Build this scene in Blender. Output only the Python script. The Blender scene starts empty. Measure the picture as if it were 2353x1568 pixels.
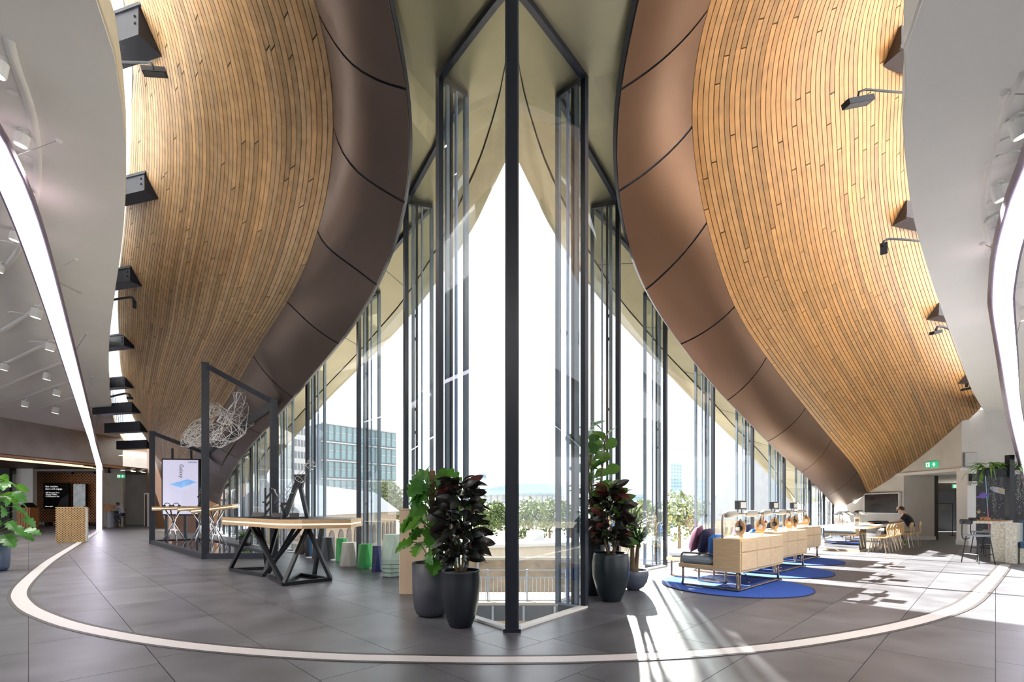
import bpy, math, random
from mathutils import Vector, Matrix
from mathutils.bvhtree import BVHTree
random.seed(7)
V = Vector
PI = math.pi
SC = bpy.context.scene
COL = SC.collection

# ------------------------------------------------------------------ camera
F, EYE, CX, HY = 1111.0, 1.35, 1176.5, 1165.0     # focal length in pixels of the 2353 px frame, eye height, principal point
cam_d = bpy.data.cameras.new('camera'); cam = bpy.data.objects.new('camera', cam_d); COL.objects.link(cam)
cam_d.sensor_width = 36.0; cam_d.lens = F / 2353 * 36; cam_d.shift_y = (HY - 784) / 2353
cam_d.clip_end = 2000
cam.location = (0, 0, EYE); cam.rotation_euler = (PI / 2, 0, 0)
SC.camera = cam

# ------------------------------------------------------------------ sky, sun, exposure
SC.view_settings.view_transform = 'Standard'
SC.view_settings.look = 'None'
SC.view_settings.gamma = 1.0
SC.view_settings.use_curve_mapping = False
SC.view_settings.exposure = 1.12
SC.cycles.use_denoising = True
SC.cycles.max_bounces = 8
SC.cycles.diffuse_bounces = 4
SC.cycles.use_adaptive_sampling = True
SC.cycles.adaptive_threshold = 0.04
SC.cycles.transparent_max_bounces = 20
SC.cycles.sample_clamp_indirect = 6.0
SC.cycles.caustics_reflective = False
SC.cycles.caustics_refractive = False
W = bpy.data.worlds.new('sky'); SC.world = W; W.use_nodes = True
wn = W.node_tree.nodes; wl = W.node_tree.links
bg = wn['Background']
sky = wn.new('ShaderNodeTexSky'); sky.sky_type = 'HOSEK_WILKIE'; sky.turbidity = 4.0; sky.ground_albedo = 0.4
SUN_AZ = V((-0.76, 0.65, 0)).normalized(); SUN_EL = math.radians(34)
sun_dir = V((SUN_AZ.x * math.cos(SUN_EL), SUN_AZ.y * math.cos(SUN_EL), math.sin(SUN_EL)))
sky.sun_direction = sun_dir
mixc = wn.new('ShaderNodeMixRGB'); mixc.inputs[0].default_value = 0.8; mixc.inputs[2].default_value = (0.93, 0.96, 1.0, 1)
wl.new(sky.outputs[0], mixc.inputs[1]); wl.new(mixc.outputs[0], bg.inputs[0])
bg.inputs[1].default_value = 1.45
sd = bpy.data.lights.new('sun', 'SUN'); so = bpy.data.objects.new('sun', sd); COL.objects.link(so)
sd.energy = 32.0; sd.angle = math.radians(0.6); sd.color = (1.0, 0.95, 0.87)
so.rotation_euler = (-sun_dir).to_track_quat('-Z', 'Y').to_euler(); so.location = sun_dir * 60

# added spot lamp standing in for sun thrown back by a facade across the yard
gd = bpy.data.lights.new('glint_spot', 'SPOT'); go = bpy.data.objects.new('glint_spot', gd); COL.objects.link(go)
gv = V((0.21, 1.0, 0)).normalized()*math.cos(math.radians(10.0)) + V((0,0,math.sin(math.radians(10.0))))
gd.energy = 1300000; gd.spot_size = math.radians(0.85); gd.spot_blend = 0.3; gd.shadow_soft_size = 1.1; gd.color = (1.0, 0.97, 0.92)
go.location = V((2.12, 5.75, 0)) + gv*42; go.rotation_euler = (-gv).to_track_quat('-Z', 'Y').to_euler()

# ------------------------------------------------------------------ helpers
def P(px, py, Y):
    """point seen at pixel (px, py) of the photograph, at distance Y in front of the camera plane"""
    return V(((px - CX) * Y / F, Y, EYE + (HY - py) * Y / F))
def PZ(px, py, z): return P(px, py, (z - EYE) * F / (HY - py))
def G(px, py, z=0.0): return P(px, py, (EYE - z) * F / (py - HY))

def spline(pts, n):
    """Catmull-Rom through pts, n points evenly spaced"""
    pts = [V(p) for p in pts]
    e = [pts[0] * 2 - pts[1]] + pts + [pts[-1] * 2 - pts[-2]]
    d = []
    for i in range(1, len(e) - 2):
        for k in range(12):
            t = k / 12; a, b, c, g = e[i-1], e[i], e[i+1], e[i+2]
            d.append(0.5 * ((2*b) + (c-a)*t + (2*a-5*b+4*c-g)*t*t + (3*b-a-3*c+g)*t**3))
    d.append(pts[-1])
    return even(d, n)
def even(d, n):
    L = [0]
    for i in range(1, len(d)): L.append(L[-1] + (d[i]-d[i-1]).length)
    out = []; j = 0
    for k in range(n):
        t = L[-1] * k / (n-1)
        while j < len(L)-2 and L[j+1] < t: j += 1
        s = L[j+1]-L[j]
        out.append(d[j].lerp(d[j+1], 0 if s == 0 else (t-L[j])/s))
    return out

class MB:
    """collects shapes into ONE mesh"""
    def __init__(s): s.v = []; s.f = []; s.tone = None
    def add(s, vs, fs):
        b = len(s.v); s.v += [V(x) for x in vs]; s.f += [tuple(i+b for i in f) for f in fs]; return s
    def box(s, c, d, rz=0.0, M=None, taper=1.0):
        x, y, z = d[0]/2, d[1]/2, d[2]/2; t = taper
        vs = [V(p) for p in ((-x,-y,-z),(x,-y,-z),(x,y,-z),(-x,y,-z),(-x*t,-y*t,z),(x*t,-y*t,z),(x*t,y*t,z),(-x*t,y*t,z))]
        R = M if M is not None else Matrix.Rotation(rz, 3, 'Z')
        return s.add([R @ p + V(c) for p in vs], [(0,3,2,1),(4,5,6,7),(0,1,5,4),(1,2,6,5),(2,3,7,6),(3,0,4,7)])
    def rbox(s, c, d, r=0.02, rz=0.0, M=None):
        """box with chamfered edges"""
        R = M if M is not None else Matrix.Rotation(rz, 3, 'Z')
        x, y, z = d[0]/2, d[1]/2, d[2]/2; r = min(r, x*.9, y*.9, z*.9)
        ring = [(x-r,-y),(x,-y+r),(x,y-r),(x-r,y),(-x+r,y),(-x,y-r),(-x,-y+r),(-x+r,-y)]
        ins = [(a*(x-r)/x, b*(y-r)/y) for a, b in ring]
        vs = []
        for (pl, zz) in ((ins,-z),(ring,-z+r),(ring,z-r),(ins,z)):
            vs += [R @ V((a,b,zz)) + V(c) for a, b in pl]
        fs = [tuple(range(7,-1,-1)), tuple(range(24,32))]
        for k in range(3):
            for i in range(8):
                j = (i+1) % 8; fs.append((k*8+i,k*8+j,k*8+8+j,k*8+8+i))
        return s.add(vs, fs)
    def bar(s, a, b, w, h, up=(0,0,1)):
        a, b = V(a), V(b); z = (b-a); L = z.length
        if L < 1e-6: return s
        z /= L; u = V(up); x = u.cross(z)
        if x.length < 1e-4: x = V((1,0,0)).cross(z)
        if x.length < 1e-4: x = V((0,1,0)).cross(z)
        x.normalize(); y = z.cross(x)
        M = Matrix((x, y, z)).transposed()
        return s.box((a+b)/2, (w, h, L), M=M)
    def tube(s, pts, r, n=8, closed=False):
        pts = [V(p) for p in pts]; m = len(pts)
        rr = r if isinstance(r, (list, tuple)) else [r]*m
        prev = None; vs = []
        for i, p in enumerate(pts):
            a = pts[(i-1) % m] if (closed or i > 0) else p
            c = pts[(i+1) % m] if (closed or i < m-1) else p
            t = (c-a).normalized() if (c-a).length > 1e-9 else V((0,0,1))
            if prev is None:
                x = t.orthogonal().normalized()
            else:
                x = prev - t * prev.dot(t); x = x.normalized() if x.length > 1e-6 else t.orthogonal().normalized()
            prev = x; y = t.cross(x)
            for k in range(n):
                q = 2*PI*k/n; vs.append(p + (x*math.cos(q)+y*math.sin(q))*rr[i])
        fs = []
        for i in range(m if closed else m-1):
            j = (i+1) % m
            for k in range(n):
                l = (k+1) % n; fs.append((i*n+k, i*n+l, j*n+l, j*n+k))
        if not closed: fs += [tuple(range(n-1,-1,-1)), tuple(range((m-1)*n, m*n))]
        return s.add(vs, fs)
    def lathe(s, prof, n=24, c=(0,0,0), ang=(0, 2*PI)):
        vs = []; m = len(prof)
        for k in range(n):
            q = 2*PI*k/n
            for r, z in prof: vs.append(V((r*math.cos(q), r*math.sin(q), z)) + V(c))
        fs = []
        for k in range(n):
            l = (k+1) % n
            for i in range(m-1): fs.append((k*m+i, l*m+i, l*m+i+1, k*m+i+1))
        if prof[0][0] > 1e-5: fs.append(tuple(k*m for k in range(n-1,-1,-1)))
        if prof[-1][0] > 1e-5: fs.append(tuple(k*m+m-1 for k in range(n)))
        return s.add(vs, fs)
    def prism(s, poly, z0, z1, M=None, c=(0,0,0), taper=1.0):
        n = len(poly); R = M if M is not None else Matrix.Identity(3)
        cx = sum(p[0] for p in poly)/n; cy = sum(p[1] for p in poly)/n
        vs = [R @ V((p[0],p[1],z0)) + V(c) for p in poly] + [R @ V((cx+(p[0]-cx)*taper,cy+(p[1]-cy)*taper,z1)) + V(c) for p in poly]
        fs = [tuple(range(n-1,-1,-1)), tuple(range(n,2*n))] + [(i,(i+1)%n,n+(i+1)%n,n+i) for i in range(n)]
        return s.add(vs, fs)
    def ball(s, c, r, n=10, m=7, M=None):
        r = (r,r,r) if not isinstance(r,(tuple,list)) else r
        vs = [V((0,0,-r[2]))]; fs = []
        for j in range(1, m):
            a = PI*j/m - PI/2
            for k in range(n):
                q = 2*PI*k/n; vs.append(V((r[0]*math.cos(a)*math.cos(q), r[1]*math.cos(a)*math.sin(q), r[2]*math.sin(a))))
        vs.append(V((0,0,r[2]))); last = len(vs)-1
        for k in range(n):
            l = (k+1) % n; fs.append((0,1+l,1+k)); fs.append((last, last-n+k, last-n+l))
            for j in range(m-2): fs.append((1+j*n+k, 1+j*n+l, 1+(j+1)*n+l, 1+(j+1)*n+k))
        R = M if M is not None else Matrix.Identity(3)
        return s.add([R @ p + V(c) for p in vs], fs)
    def grid(s, rows, closed=False):
        n = len(rows[0]); vs = [p for r in rows for p in r]; fs = []
        for i in range(len(rows)-1):
            for k in range(n-1): fs.append((i*n+k, i*n+k+1, (i+1)*n+k+1, (i+1)*n+k))
        return s.add(vs, fs)
    def slab(s, top, bot):
        """closed shell between two grids of rows"""
        m, n = len(top), len(top[0]); vs = [p for r in top for p in r] + [p for r in bot for p in r]; o = m*n; fs = []
        for i in range(m-1):
            for k in range(n-1):
                a, b, c, d = i*n+k, i*n+k+1, (i+1)*n+k+1, (i+1)*n+k
                fs.append((a,b,c,d)); fs.append((o+d,o+c,o+b,o+a))
        def wall(ring_t, ring_b):
            q = len(vs)
            for x, y in zip(ring_t, ring_b): vs.append(x); vs.append(y)
            for i in range(len(ring_t)-1): fs.append((q+2*i, q+2*i+2, q+2*i+3, q+2*i+1))
        wall([r[0] for r in top], [r[0] for r in bot]); wall([r[-1] for r in top][::-1], [r[-1] for r in bot][::-1])
        wall(top[0][::-1], bot[0][::-1]); wall(top[-1], bot[-1])
        return s.add(vs, fs)
    def mesh(s, name, m, smooth=False):
        me = bpy.data.meshes.new(name); me.from_pydata(s.v, [], s.f); me.materials.append(MAT[m] if isinstance(m, str) else m)
        if smooth: me.polygons.foreach_set('use_smooth', [True]*len(me.polygons))
        me.update(); return me
    def build(s, name, m, parent=None, smooth=False, **kw):
        return link(name, s.mesh(name, m, smooth), parent, **kw)

def link(name, me, parent=None, label=None, cat=None, group=None, kind=None):
    o = bpy.data.objects.new(name, me); COL.objects.link(o)
    if parent is not None: o.parent = parent
    return tag(o, label, cat, group, kind)
def tag(o, label=None, cat=None, group=None, kind=None):
    for k, x in (('label', label), ('category', cat), ('group', group), ('kind', kind)):
        if x: o[k] = x
    return o
def thing(name, loc=(0,0,0), rz=0.0, label=None, cat=None, group=None, kind=None, scale=1.0):
    o = bpy.data.objects.new(name, None); COL.objects.link(o); o.location = loc; o.rotation_euler = (0,0,rz); o.scale = (scale,)*3
    o.empty_display_size = 0.1
    return tag(o, label, cat, group, kind)
def copy_tree(o, parent=None):
    c = o.copy(); COL.objects.link(c); c.parent = parent
    for ch in list(o.children): copy_tree(ch, c)
    return c
def text_mesh(txt, size, m, name='lettering', parent=None, loc=(0,0,0), R=None, align='LEFT', ext=0.002, **kw):
    cu = bpy.data.curves.new('t', 'FONT'); cu.body = txt; cu.size = size; cu.align_x = align; cu.extrude = ext; cu.resolution_u = 2
    t = bpy.data.objects.new('t', cu); COL.objects.link(t)
    bpy.context.view_layer.update()
    me = bpy.data.meshes.new_from_object(t.evaluated_get(bpy.context.evaluated_depsgraph_get()))
    bpy.data.objects.remove(t); bpy.data.curves.remove(cu)
    M = R.to_4x4() if R is not None else Matrix.Identity(4); M.translation = V(loc); me.transform(M)
    me.name = name; me.materials.clear(); me.materials.append(MAT[m]); return link(name, me, parent, **kw)
def frame_xyz(x, z=(0,0,1)):
    """rotation whose local x runs along x, local y is up (for text and screens), local z faces out"""
    x = V(x).normalized(); y = V(z); n = x.cross(y).normalized(); y = n.cross(x)
    return Matrix((x, y, n)).transposed()

# ------------------------------------------------------------------ materials (all node based)
MAT = {}
def mat(name, col, rough=0.5, metal=0.0, var=0.06, scale=6.0, bump=0.0, stretch=(1,1,1), emit=None, es=0.0, coat=0.0, col2=None, spec=0.5, trans=0.0, tone=False, detail=4.0):
    m = bpy.data.materials.new(name); m.use_nodes = True; nt = m.node_tree; N, L = nt.nodes, nt.links
    b = N['Principled BSDF']; b.inputs['Roughness'].default_value = rough; b.inputs['Metallic'].default_value = metal
    b.inputs['Coat Weight'].default_value = coat; b.inputs['Specular IOR Level'].default_value = spec
    if trans: b.inputs['Transmission Weight'].default_value = trans
    tc = N.new('ShaderNodeTexCoord'); mp = N.new('ShaderNodeMapping'); mp.inputs['Scale'].default_value = stretch
    nz = N.new('ShaderNodeTexNoise'); nz.inputs['Scale'].default_value = scale; nz.inputs['Detail'].default_value = detail
    L.new(tc.outputs['Object'], mp.inputs[0]); L.new(mp.outputs[0], nz.inputs['Vector'])
    rp = N.new('ShaderNodeValToRGB'); c = V(col); c2 = V(col2) if col2 else None
    lo, hi = (c*(1-var), c*(1+var)) if c2 is None else (c, c2)
    rp.color_ramp.elements[0].position = 0.3; rp.color_ramp.elements[1].position = 0.7
    rp.color_ramp.elements[0].color = (*[max(0,min(1,x)) for x in lo], 1); rp.color_ramp.elements[1].color = (*[max(0,min(1,x)) for x in hi], 1)
    L.new(nz.outputs['Fac'], rp.inputs[0]); out = rp.outputs[0]
    if tone:
        at = N.new('ShaderNodeAttribute'); at.attribute_name = 'tone'
        mx = N.new('ShaderNodeMixRGB'); mx.blend_type = 'MULTIPLY'; mx.inputs[0].default_value = 1.0
        L.new(out, mx.inputs[1]); L.new(at.outputs['Color'], mx.inputs[2]); out = mx.outputs[0]
    L.new(out, b.inputs['Base Color'])
    if bump:
        bp = N.new('ShaderNodeBump'); bp.inputs['Strength'].default_value = bump; bp.inputs['Distance'].default_value = 0.02
        L.new(nz.outputs['Fac'], bp.inputs['Height']); L.new(bp.outputs[0], b.inputs['Normal'])
    if emit: b.inputs['Emission Color'].default_value = (*emit, 1); b.inputs['Emission Strength'].default_value = es
    MAT[name] = m; return m
def glass(name, tint=(0.93,0.96,0.95), rough=0.0, ior=1.5, gain=1.0):
    m = bpy.data.materials.new(name); m.use_nodes = True; nt = m.node_tree; N, L = nt.nodes, nt.links
    N.remove(N['Principled BSDF']); o = N['Material Output']
    t = N.new('ShaderNodeBsdfTransparent'); t.inputs[0].default_value = (*tint, 1)
    g = N.new('ShaderNodeBsdfGlossy'); g.inputs['Roughness'].default_value = rough
    fr = N.new('ShaderNodeLayerWeight'); fr.inputs[0].default_value = 0.5      # facing: the same from both sides of the pane
    pw = N.new('ShaderNodeMath'); pw.operation = 'POWER'; pw.inputs[1].default_value = 5.0; L.new(fr.outputs['Facing'], pw.inputs[0])
    mu = N.new('ShaderNodeMath'); mu.operation = 'MULTIPLY_ADD'; mu.inputs[1].default_value = 0.93; mu.inputs[2].default_value = 0.07*gain; mu.use_clamp = True
    mx = N.new('ShaderNodeMixShader'); L.new(pw.outputs[0], mu.inputs[0]); L.new(mu.outputs[0], mx.inputs[0]); L.new(t.outputs[0], mx.inputs[1]); L.new(g.outputs[0], mx.inputs[2]); L.new(mx.outputs[0], o.inputs[0])
    MAT[name] = m; return m

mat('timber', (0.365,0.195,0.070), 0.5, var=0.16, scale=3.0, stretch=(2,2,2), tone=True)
mat('timber_cool_lit', (0.46,0.305,0.165), 0.5, var=0.16, scale=3.0, stretch=(2,2,2), tone=True)  # same oak, colour made less saturated to imitate cooler light on this side
mat('timber_gap', (0.06,0.04,0.03), 0.9)
mat('bronze_right', (0.125,0.066,0.036), 0.42, metal=0.7, var=0.04, scale=1.0)
mat('bronze_left', (0.14,0.102,0.086), 0.42, metal=0.7, var=0.04, scale=1.0)
mat('brass_soffit', (0.245,0.22,0.14), 0.42, metal=0.55, var=0.10, scale=0.8, stretch=(1,1,1))
mat('dark_gap', (0.02,0.022,0.03), 0.5)
mat('steel_dark', (0.018,0.022,0.033), 0.45, metal=0.2)
mat('mullion', (0.016,0.02,0.032), 0.34, metal=0.3)
mat('mullion_grey', (0.16,0.20,0.25), 0.4, metal=0.3)
mat('blue_reflection', (0.25,0.32,0.5), 0.35, metal=0.4)
mat('plaster', (0.80,0.775,0.74), 0.8, var=0.015, scale=2)
mat('plaster_bounce_lit', (0.92,0.91,0.88), 0.8, var=0.01, scale=2)  # same plaster, made paler to imitate sun bounced up from the floor
mat('plaster_edge', (0.78,0.68,0.5), 0.7)
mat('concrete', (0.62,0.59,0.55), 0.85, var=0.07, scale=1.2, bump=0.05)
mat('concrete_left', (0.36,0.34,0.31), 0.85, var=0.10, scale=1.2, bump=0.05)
mat('white_paint', (0.8,0.79,0.77), 0.6, var=0.02)
mat('slate', (0.098,0.098,0.112), 0.36, var=0.30, scale=1.7, stretch=(1,1,1), bump=0.05, tone=True, detail=8)
mat('grout', (0.06,0.06,0.065), 0.9)
mat('inlay_white', (0.50,0.485,0.49), 0.45, var=0.03, scale=20)
mat('inlay_border', (0.05,0.045,0.045), 0.5)
mat('led', (0.9,0.88,0.95), 0.5, emit=(0.86,0.81,1.0), es=4.5)
mat('led_case', (0.18,0.14,0.18), 0.4, metal=0.5)
mat('led_warm', (1,0.85,0.6), 0.5, emit=(1.0,0.72,0.38), es=1.0)
glass('window_glass'); glass('clear', (0.97,0.98,0.98));  glass('vent_glass', (0.82,0.88,0.9), gain=1.6)
mat('black', (0.012,0.012,0.014), 0.45)
mat('black_satin', (0.010,0.011,0.015), 0.42, spec=0.35)
mat('grey_dark', (0.06,0.065,0.075), 0.5)
mat('white_plastic', (0.82,0.81,0.79), 0.4)
mat('grille', (0.55,0.55,0.52), 0.7, var=0.1, scale=150)
mat('lamp_face', (1,1,1), 0.4, emit=(1.0,0.95,0.85), es=4.0)
mat('wire', (0.35,0.34,0.33), 0.4, metal=0.6)
mat('chrome', (0.62,0.64,0.68), 0.12, metal=1.0)
mat('mirror', (0.8,0.8,0.8), 0.02, metal=1.0, var=0.0)

def frosted(name, col):
    m = bpy.data.materials.new(name); m.use_nodes = True; N, L = m.node_tree.nodes, m.node_tree.links
    N.remove(N['Principled BSDF']); t = N.new('ShaderNodeBsdfTranslucent'); t.inputs[0].default_value = (*col,1); L.new(t.outputs[0], N['Material Output'].inputs[0]); MAT[name] = m
frosted('skylight_panel', (0.42,0.44,0.46))
# ------------------------------------------------------------------ the building's curves (metres)
C1R = [V((3.6,-4.5,5.4)), V((1.9,0,6.6)), V((1.45,3,7.05)), P(1470,0,5.44), P(1418,190,6.44), P(1408,300,7.0), P(1415,440,7.66), P(1430,530,8.14), P(1462,640,8.78), P(1521,734,9.54),
       P(1568,797,10.15), P(1617,862,10.8), P(1670,920,11.8), P(1726,976,12.9), P(1800,1050,15.0), P(1856,1099,17.5), P(1894,1137,20.0), P(1919,1168,23.5)]
C2R = [V((4.9,-3.5,6.4)), V((3.0,1,7.7)), V((2.6,4,8.0)), P(1625,0,6.25), P(1598,90,6.75), P(1578,220,7.46), P(1583,320,7.75), P(1600,430,8.0), P(1635,560,8.7), P(1680,702,9.7), P(1716,759,10.3), P(1751,808,11.05),
       P(1803,878,12.4), P(1856,944,13.9), P(1908,1008,15.5), P(1947,1053,17.3), P(1975,1092,19.3), P(1992.6,1134,21.8)]
C3R = [V((8.6,-2,9.0)), V((6.9,2,9.7)), P(2230,-260,6.6), P(2185,0,7.5), P(2150,150,8.0), P(2142,280,8.5), P(2148,400,9.2), P(2165,500,10.0), P(2190,600,11.2), P(2218,700,12.5), P(2252,800,14.4), P(2292,900,16.2)]
C1L = [V((-3.6,-4.5,5.4)), V((-1.9,0,6.6)), V((-1.45,3,7.05)), P(891,0,5.44), P(938,178,6.36), P(953,316,7.0), P(948,395,7.36), P(934,490,7.8), P(889,617,8.41), P(830,719,9.13), P(780,788,10.1), P(727,850,11.2), P(663,924,12.6),
       P(620,975,14.0), P(584,1013,15.2), P(548,1054,16.6), P(528,1087,17.8), P(508,1130,20.2), P(500,1160,22.5)]
C2L = [V((-4.9,-3.5,6.4)), V((-3.0,1,7.7)), V((-2.6,4,8.0)), P(736,0,6.25), P(756,96,6.75), P(773,172,7.16), P(779,260,7.6), P(773,363,7.97), P(759,440,8.3), P(742,516,8.64), P(700,627,9.19), P(654,705,10.5), P(595,794,12.2), P(556,865,13.8),
       P(521,922,15.3), P(470,1005,18.3), P(440,1060,21.8), P(425,1110,26.0)]
C3L = [V((-8.6,-2,8.6)), V((-6.9,2,9.1)), P(262,-120,7.2), P(293,107,7.8), P(302,214,8.3), P(300,367,9.3), P(283,543,10.8), P(269,675,12.6), P(272,752,14.2), P(277,847,18.0), P(293,922,22.3), P(312,972,27.5), P(341,1014,33.5)]
ZL, ZR = 5.85, 4.7
C4L = [V((-7.5,-5,ZL)), V((-4.2,0,ZL)), V((-3.5,2.6,ZL))] + [PZ(x,y,ZL) for x,y in ((230,0),(262,130),(283,270),(288,400),(280,550),(262,680),(250,790),(250,880),(258,950),(264,974),(279,1006),(296,1026))]
C4R = [V((7.0,-5,ZR)), V((3.6,0,ZR)), V((2.8,2,ZR))] + [PZ(x,y,ZR) for x,y in ((2120,0),(2085,200),(2077,280),(2082,360),(2100,500),(2130,610),(2160,700),(2200,810),(2235,900),(2264,950))]
# groove and outer edge of the exterior soffit
BR = [PZ(1190,120,7.1), PZ(1196,165,7.1), PZ(1215,245,7.1), PZ(1247,348,7.05), PZ(1280,425,7.0), PZ(1345,560,6.8), PZ(1425,685,6.4), PZ(1479,750,6.1), PZ(1533,812,5.75), PZ(1593,875,5.3), P(1640,925,16.2), P(1687,978,17.4), P(1730,1020,18.6), P(1765,1060,19.8), P(1800,1110,21.3), P(1840,1160,24)]
CR = [PZ(1190,350,7.1), PZ(1235,443,7.05), PZ(1279,532,7.0), PZ(1364,659,6.7), PZ(1426,736,6.4), PZ(1479,794,6.1), P(1593,915,16.2), P(1640,961,17.2), P(1687.5,1007.6,18.2), P(1765,1085,20.5), P(1828,1164,23.5), P(1845,1185,25)]
mir = lambda pts: [V((-p.x, p.y, p.z)) for p in pts]
BL = mir(BR[:10]) + [P(708,930,16.4), P(672,970,17.8), P(640,1005,19.2), P(612,1035,21.0), P(590,1070,23.5), P(570,1110,27)]
CL = mir(CR[:6]) + [P(752,914,16.4), P(706,968,18.0), P(673,1005,19.4), P(640,1045,21.5), P(610,1090,25), P(590,1140,28.5)]

# ------------------------------------------------------------------ timber and bronze roof undersides
NU = 150
def soft(c, k=25):
    for _ in range(k): c = [c[0]] + [c[i]*0.5 + (c[i-1]+c[i+1])*0.25 for i in range(1, len(c)-1)] + [c[-1]]
    return c
def normals(a, b):
    n = len(a); out = []
    for i in range(n):
        j, k = max(0, i-6), min(n-1, i+6); m = (b[i]-a[i]).cross(a[k]-a[j]); m = m.normalized() if m.length > 1e-6 else V((0,0,-1))
        out.append(-m if m.z > 0 else m)
    return soft(out, 40)
def skin(c2, c3, sag):
    a, b = soft(spline(c2, NU)), soft(spline(c3, NU)); nrm = normals(a, b)
    def S(u, v, lift=0.0):
        x = u*(NU-1); i = min(int(x), NU-2); t = x-i
        p, q = a[i].lerp(a[i+1], t), b[i].lerp(b[i+1], t)
        n = nrm[i].lerp(nrm[i+1], t).normalized()
        return p.lerp(q, v) + n*(sag*4*v*(1-v) + lift)
    return S
def vault(name, label, c2, c3, sag, strips, blen, seed, sign):
    wood = 'timber' if sign > 0 else 'timber_cool_lit'
    rnd = random.Random(seed); S = skin(c2, c3, sag)
    root = MB()
    rows_t = [[S(u/149, v/20, -0.03) for v in range(21)] for u in range(150)]
    rows_b = [[S(u/149, v/20, -0.12) for v in range(21)] for u in range(150)]
    ro = root.slab(rows_b, rows_t).build(name, 'timber_gap', label=label, cat='ceiling', kind='structure')
    boards = []
    for i in range(strips):
        v0, v1 = (i+0.07)/strips, (i+0.93)/strips
        u = -rnd.random()*blen; 
        while u < 1:
            L = blen*rnd.uniform(0.7, 1.3); u0, u1 = max(0,u), min(1,u+L-0.0006); u += L
            if u1-u0 < 0.004: continue
            n = max(2, int((u1-u0)*100)+1)
            sl = 0.0009
            top = [[S(max(0,min(1,u0+(u1-u0)*k/n + sl*w)), v0+(v1-v0)*w, 0.0) for w in (0,1)] for k in range(n+1)]
            bot = [[S(max(0,min(1,u0+(u1-u0)*k/n + sl*w)), v0+(v1-v0)*w, -0.022) for w in (0,1)] for k in range(n+1)]
            c = (top[0][0]+top[-1][1])/2; area = 0
            if c.y > 2.5:
                pr = [(F*p.x/p.y, F*p.z/p.y) for r in top for p in r if p.y > 1]
                if pr and any(-1250 < a < 1250 and b < 1500 for a, b in pr): area = (max(p[0] for p in pr)-min(p[0] for p in pr)) + (max(p[1] for p in pr)-min(p[1] for p in pr))
            g = max(0.62, min(1.35, rnd.gauss(1.0, 0.13))); w = rnd.uniform(-0.05, 0.05)
            boards.append((area, top, bot, (g*(1+w), g, g*(1-w*1.5))))
    boards.sort(key=lambda b: -b[0])
    rest = MB(); tones = []
    for k, (area, top, bot, g) in enumerate(boards):
        if k < 300:
            m = MB().slab(top, bot); me = m.mesh('board', wood)
            at = me.color_attributes.new('tone', 'FLOAT_COLOR', 'POINT'); at.data.foreach_set('color', [*g, 1]*len(me.vertices))
            link('board', me, ro)
        else:
            n0 = len(rest.v); rest.slab(top, bot); tones += [*g, 1]*(len(rest.v)-n0)
    if rest.v:
        me = rest.mesh('board_rest', wood); at = me.color_attributes.new('tone', 'FLOAT_COLOR', 'POINT'); at.data.foreach_set('color', tones)
        link('boards', me, ro, kind='stuff')
    return ro, S
vaultR, SR = vault('ceiling_timber', 'sweeping golden oak boarded vault meeting the pale concrete end wall', C2R, C3R, 0.25, 54, 0.15, 3, 1)
vaultL, SL = vault('ceiling_timber', 'sweeping oak boarded vault beside the open skylight slot with dark steel fins', C2L, C3L, 0.25, 56, 0.15, 4, -1)

def bronze(name, label, c1, c2, m, bulge, cuts):
    """smooth metal band between the two edges, in separate panels with thin open joints"""
    a, b = soft(spline(c1, NU)), soft(spline(c2, NU)); nrm = normals(a, b)
    def T(u, v, lift=0.0):
        x = u*(NU-1); i = min(int(x), NU-2); t = x-i
        p, q = a[i].lerp(a[i+1], t), b[i].lerp(b[i+1], t)
        n = nrm[i].lerp(nrm[i+1], t).normalized()
        return p.lerp(q, v) + n*(bulge*4*v*(1-v) + lift)
    ro = MB().slab([[T(u/149, v/8, -0.10) for v in range(9)] for u in range(150)], [[T(u/149, v/8, -0.025) for v in range(9)] for u in range(150)]).build(name, 'dark_gap', label=label, cat='panelling', kind='structure')
    def u_at(c, px, py):
        return min(range(20, NU), key=lambda i: (CX+F*c[i].x/max(c[i].y,0.5)-px)**2 + (HY-F*(c[i].z-EYE)/max(c[i].y,0.5)-py)**2 if c[i].y > 1 else 1e9)/(NU-1)
    js = [(0.0,0.0),(0.13,0.10)] + [(u_at(a,*p), u_at(b,*q)) for p, q in cuts] + [(1.0,1.0)]
    for (p0, q0), (p1, q1) in zip(js, js[1:]):
        n = 24
        f = lambda i, v: max(0, min(1, (p0+(q0-p0)*v+0.0006)*(1-i/n) + (p1+(q1-p1)*v-0.0006)*i/n))
        MB().slab([[T(f(i,v/8), v/8, -0.010) for v in range(9)] for i in range(n+1)], [[T(f(i,v/8), v/8, 0.0) for v in range(9)] for i in range(n+1)]).build('panel', m, ro, smooth=False)
    for ch in ro.children: ch.data.polygons.foreach_set('use_smooth', [True]*len(ch.data.polygons))
    return ro
cuts = [((1423,192),(1590,30)),((1418,450),(1582,290)),((1478,660),(1627,525)),((1566,801),(1680,705)),((1670,918),(1760,820)),((1766,1008),(1850,936)),((1842,1085),(1912,1010)),((1898,1140),(1970,1085))]
cutsl = [((2353-x-2,y),(2353-a+2,b)) for (x,y),(a,b) in cuts[:5]] + [((600,996),(510,940)),((548,1054),(470,1005)),((520,1105),(440,1060))]
bronze('trim_1', 'brown bronze metal band under the golden vault above the tall windows', C1R, C2R, 'bronze_right', 0.10, cuts)
bronze('trim_2', 'dark brown bronze metal band under the vault above the stools and demo tables', C1L, C2L, 'bronze_left', 0.10, cutsl)

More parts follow.
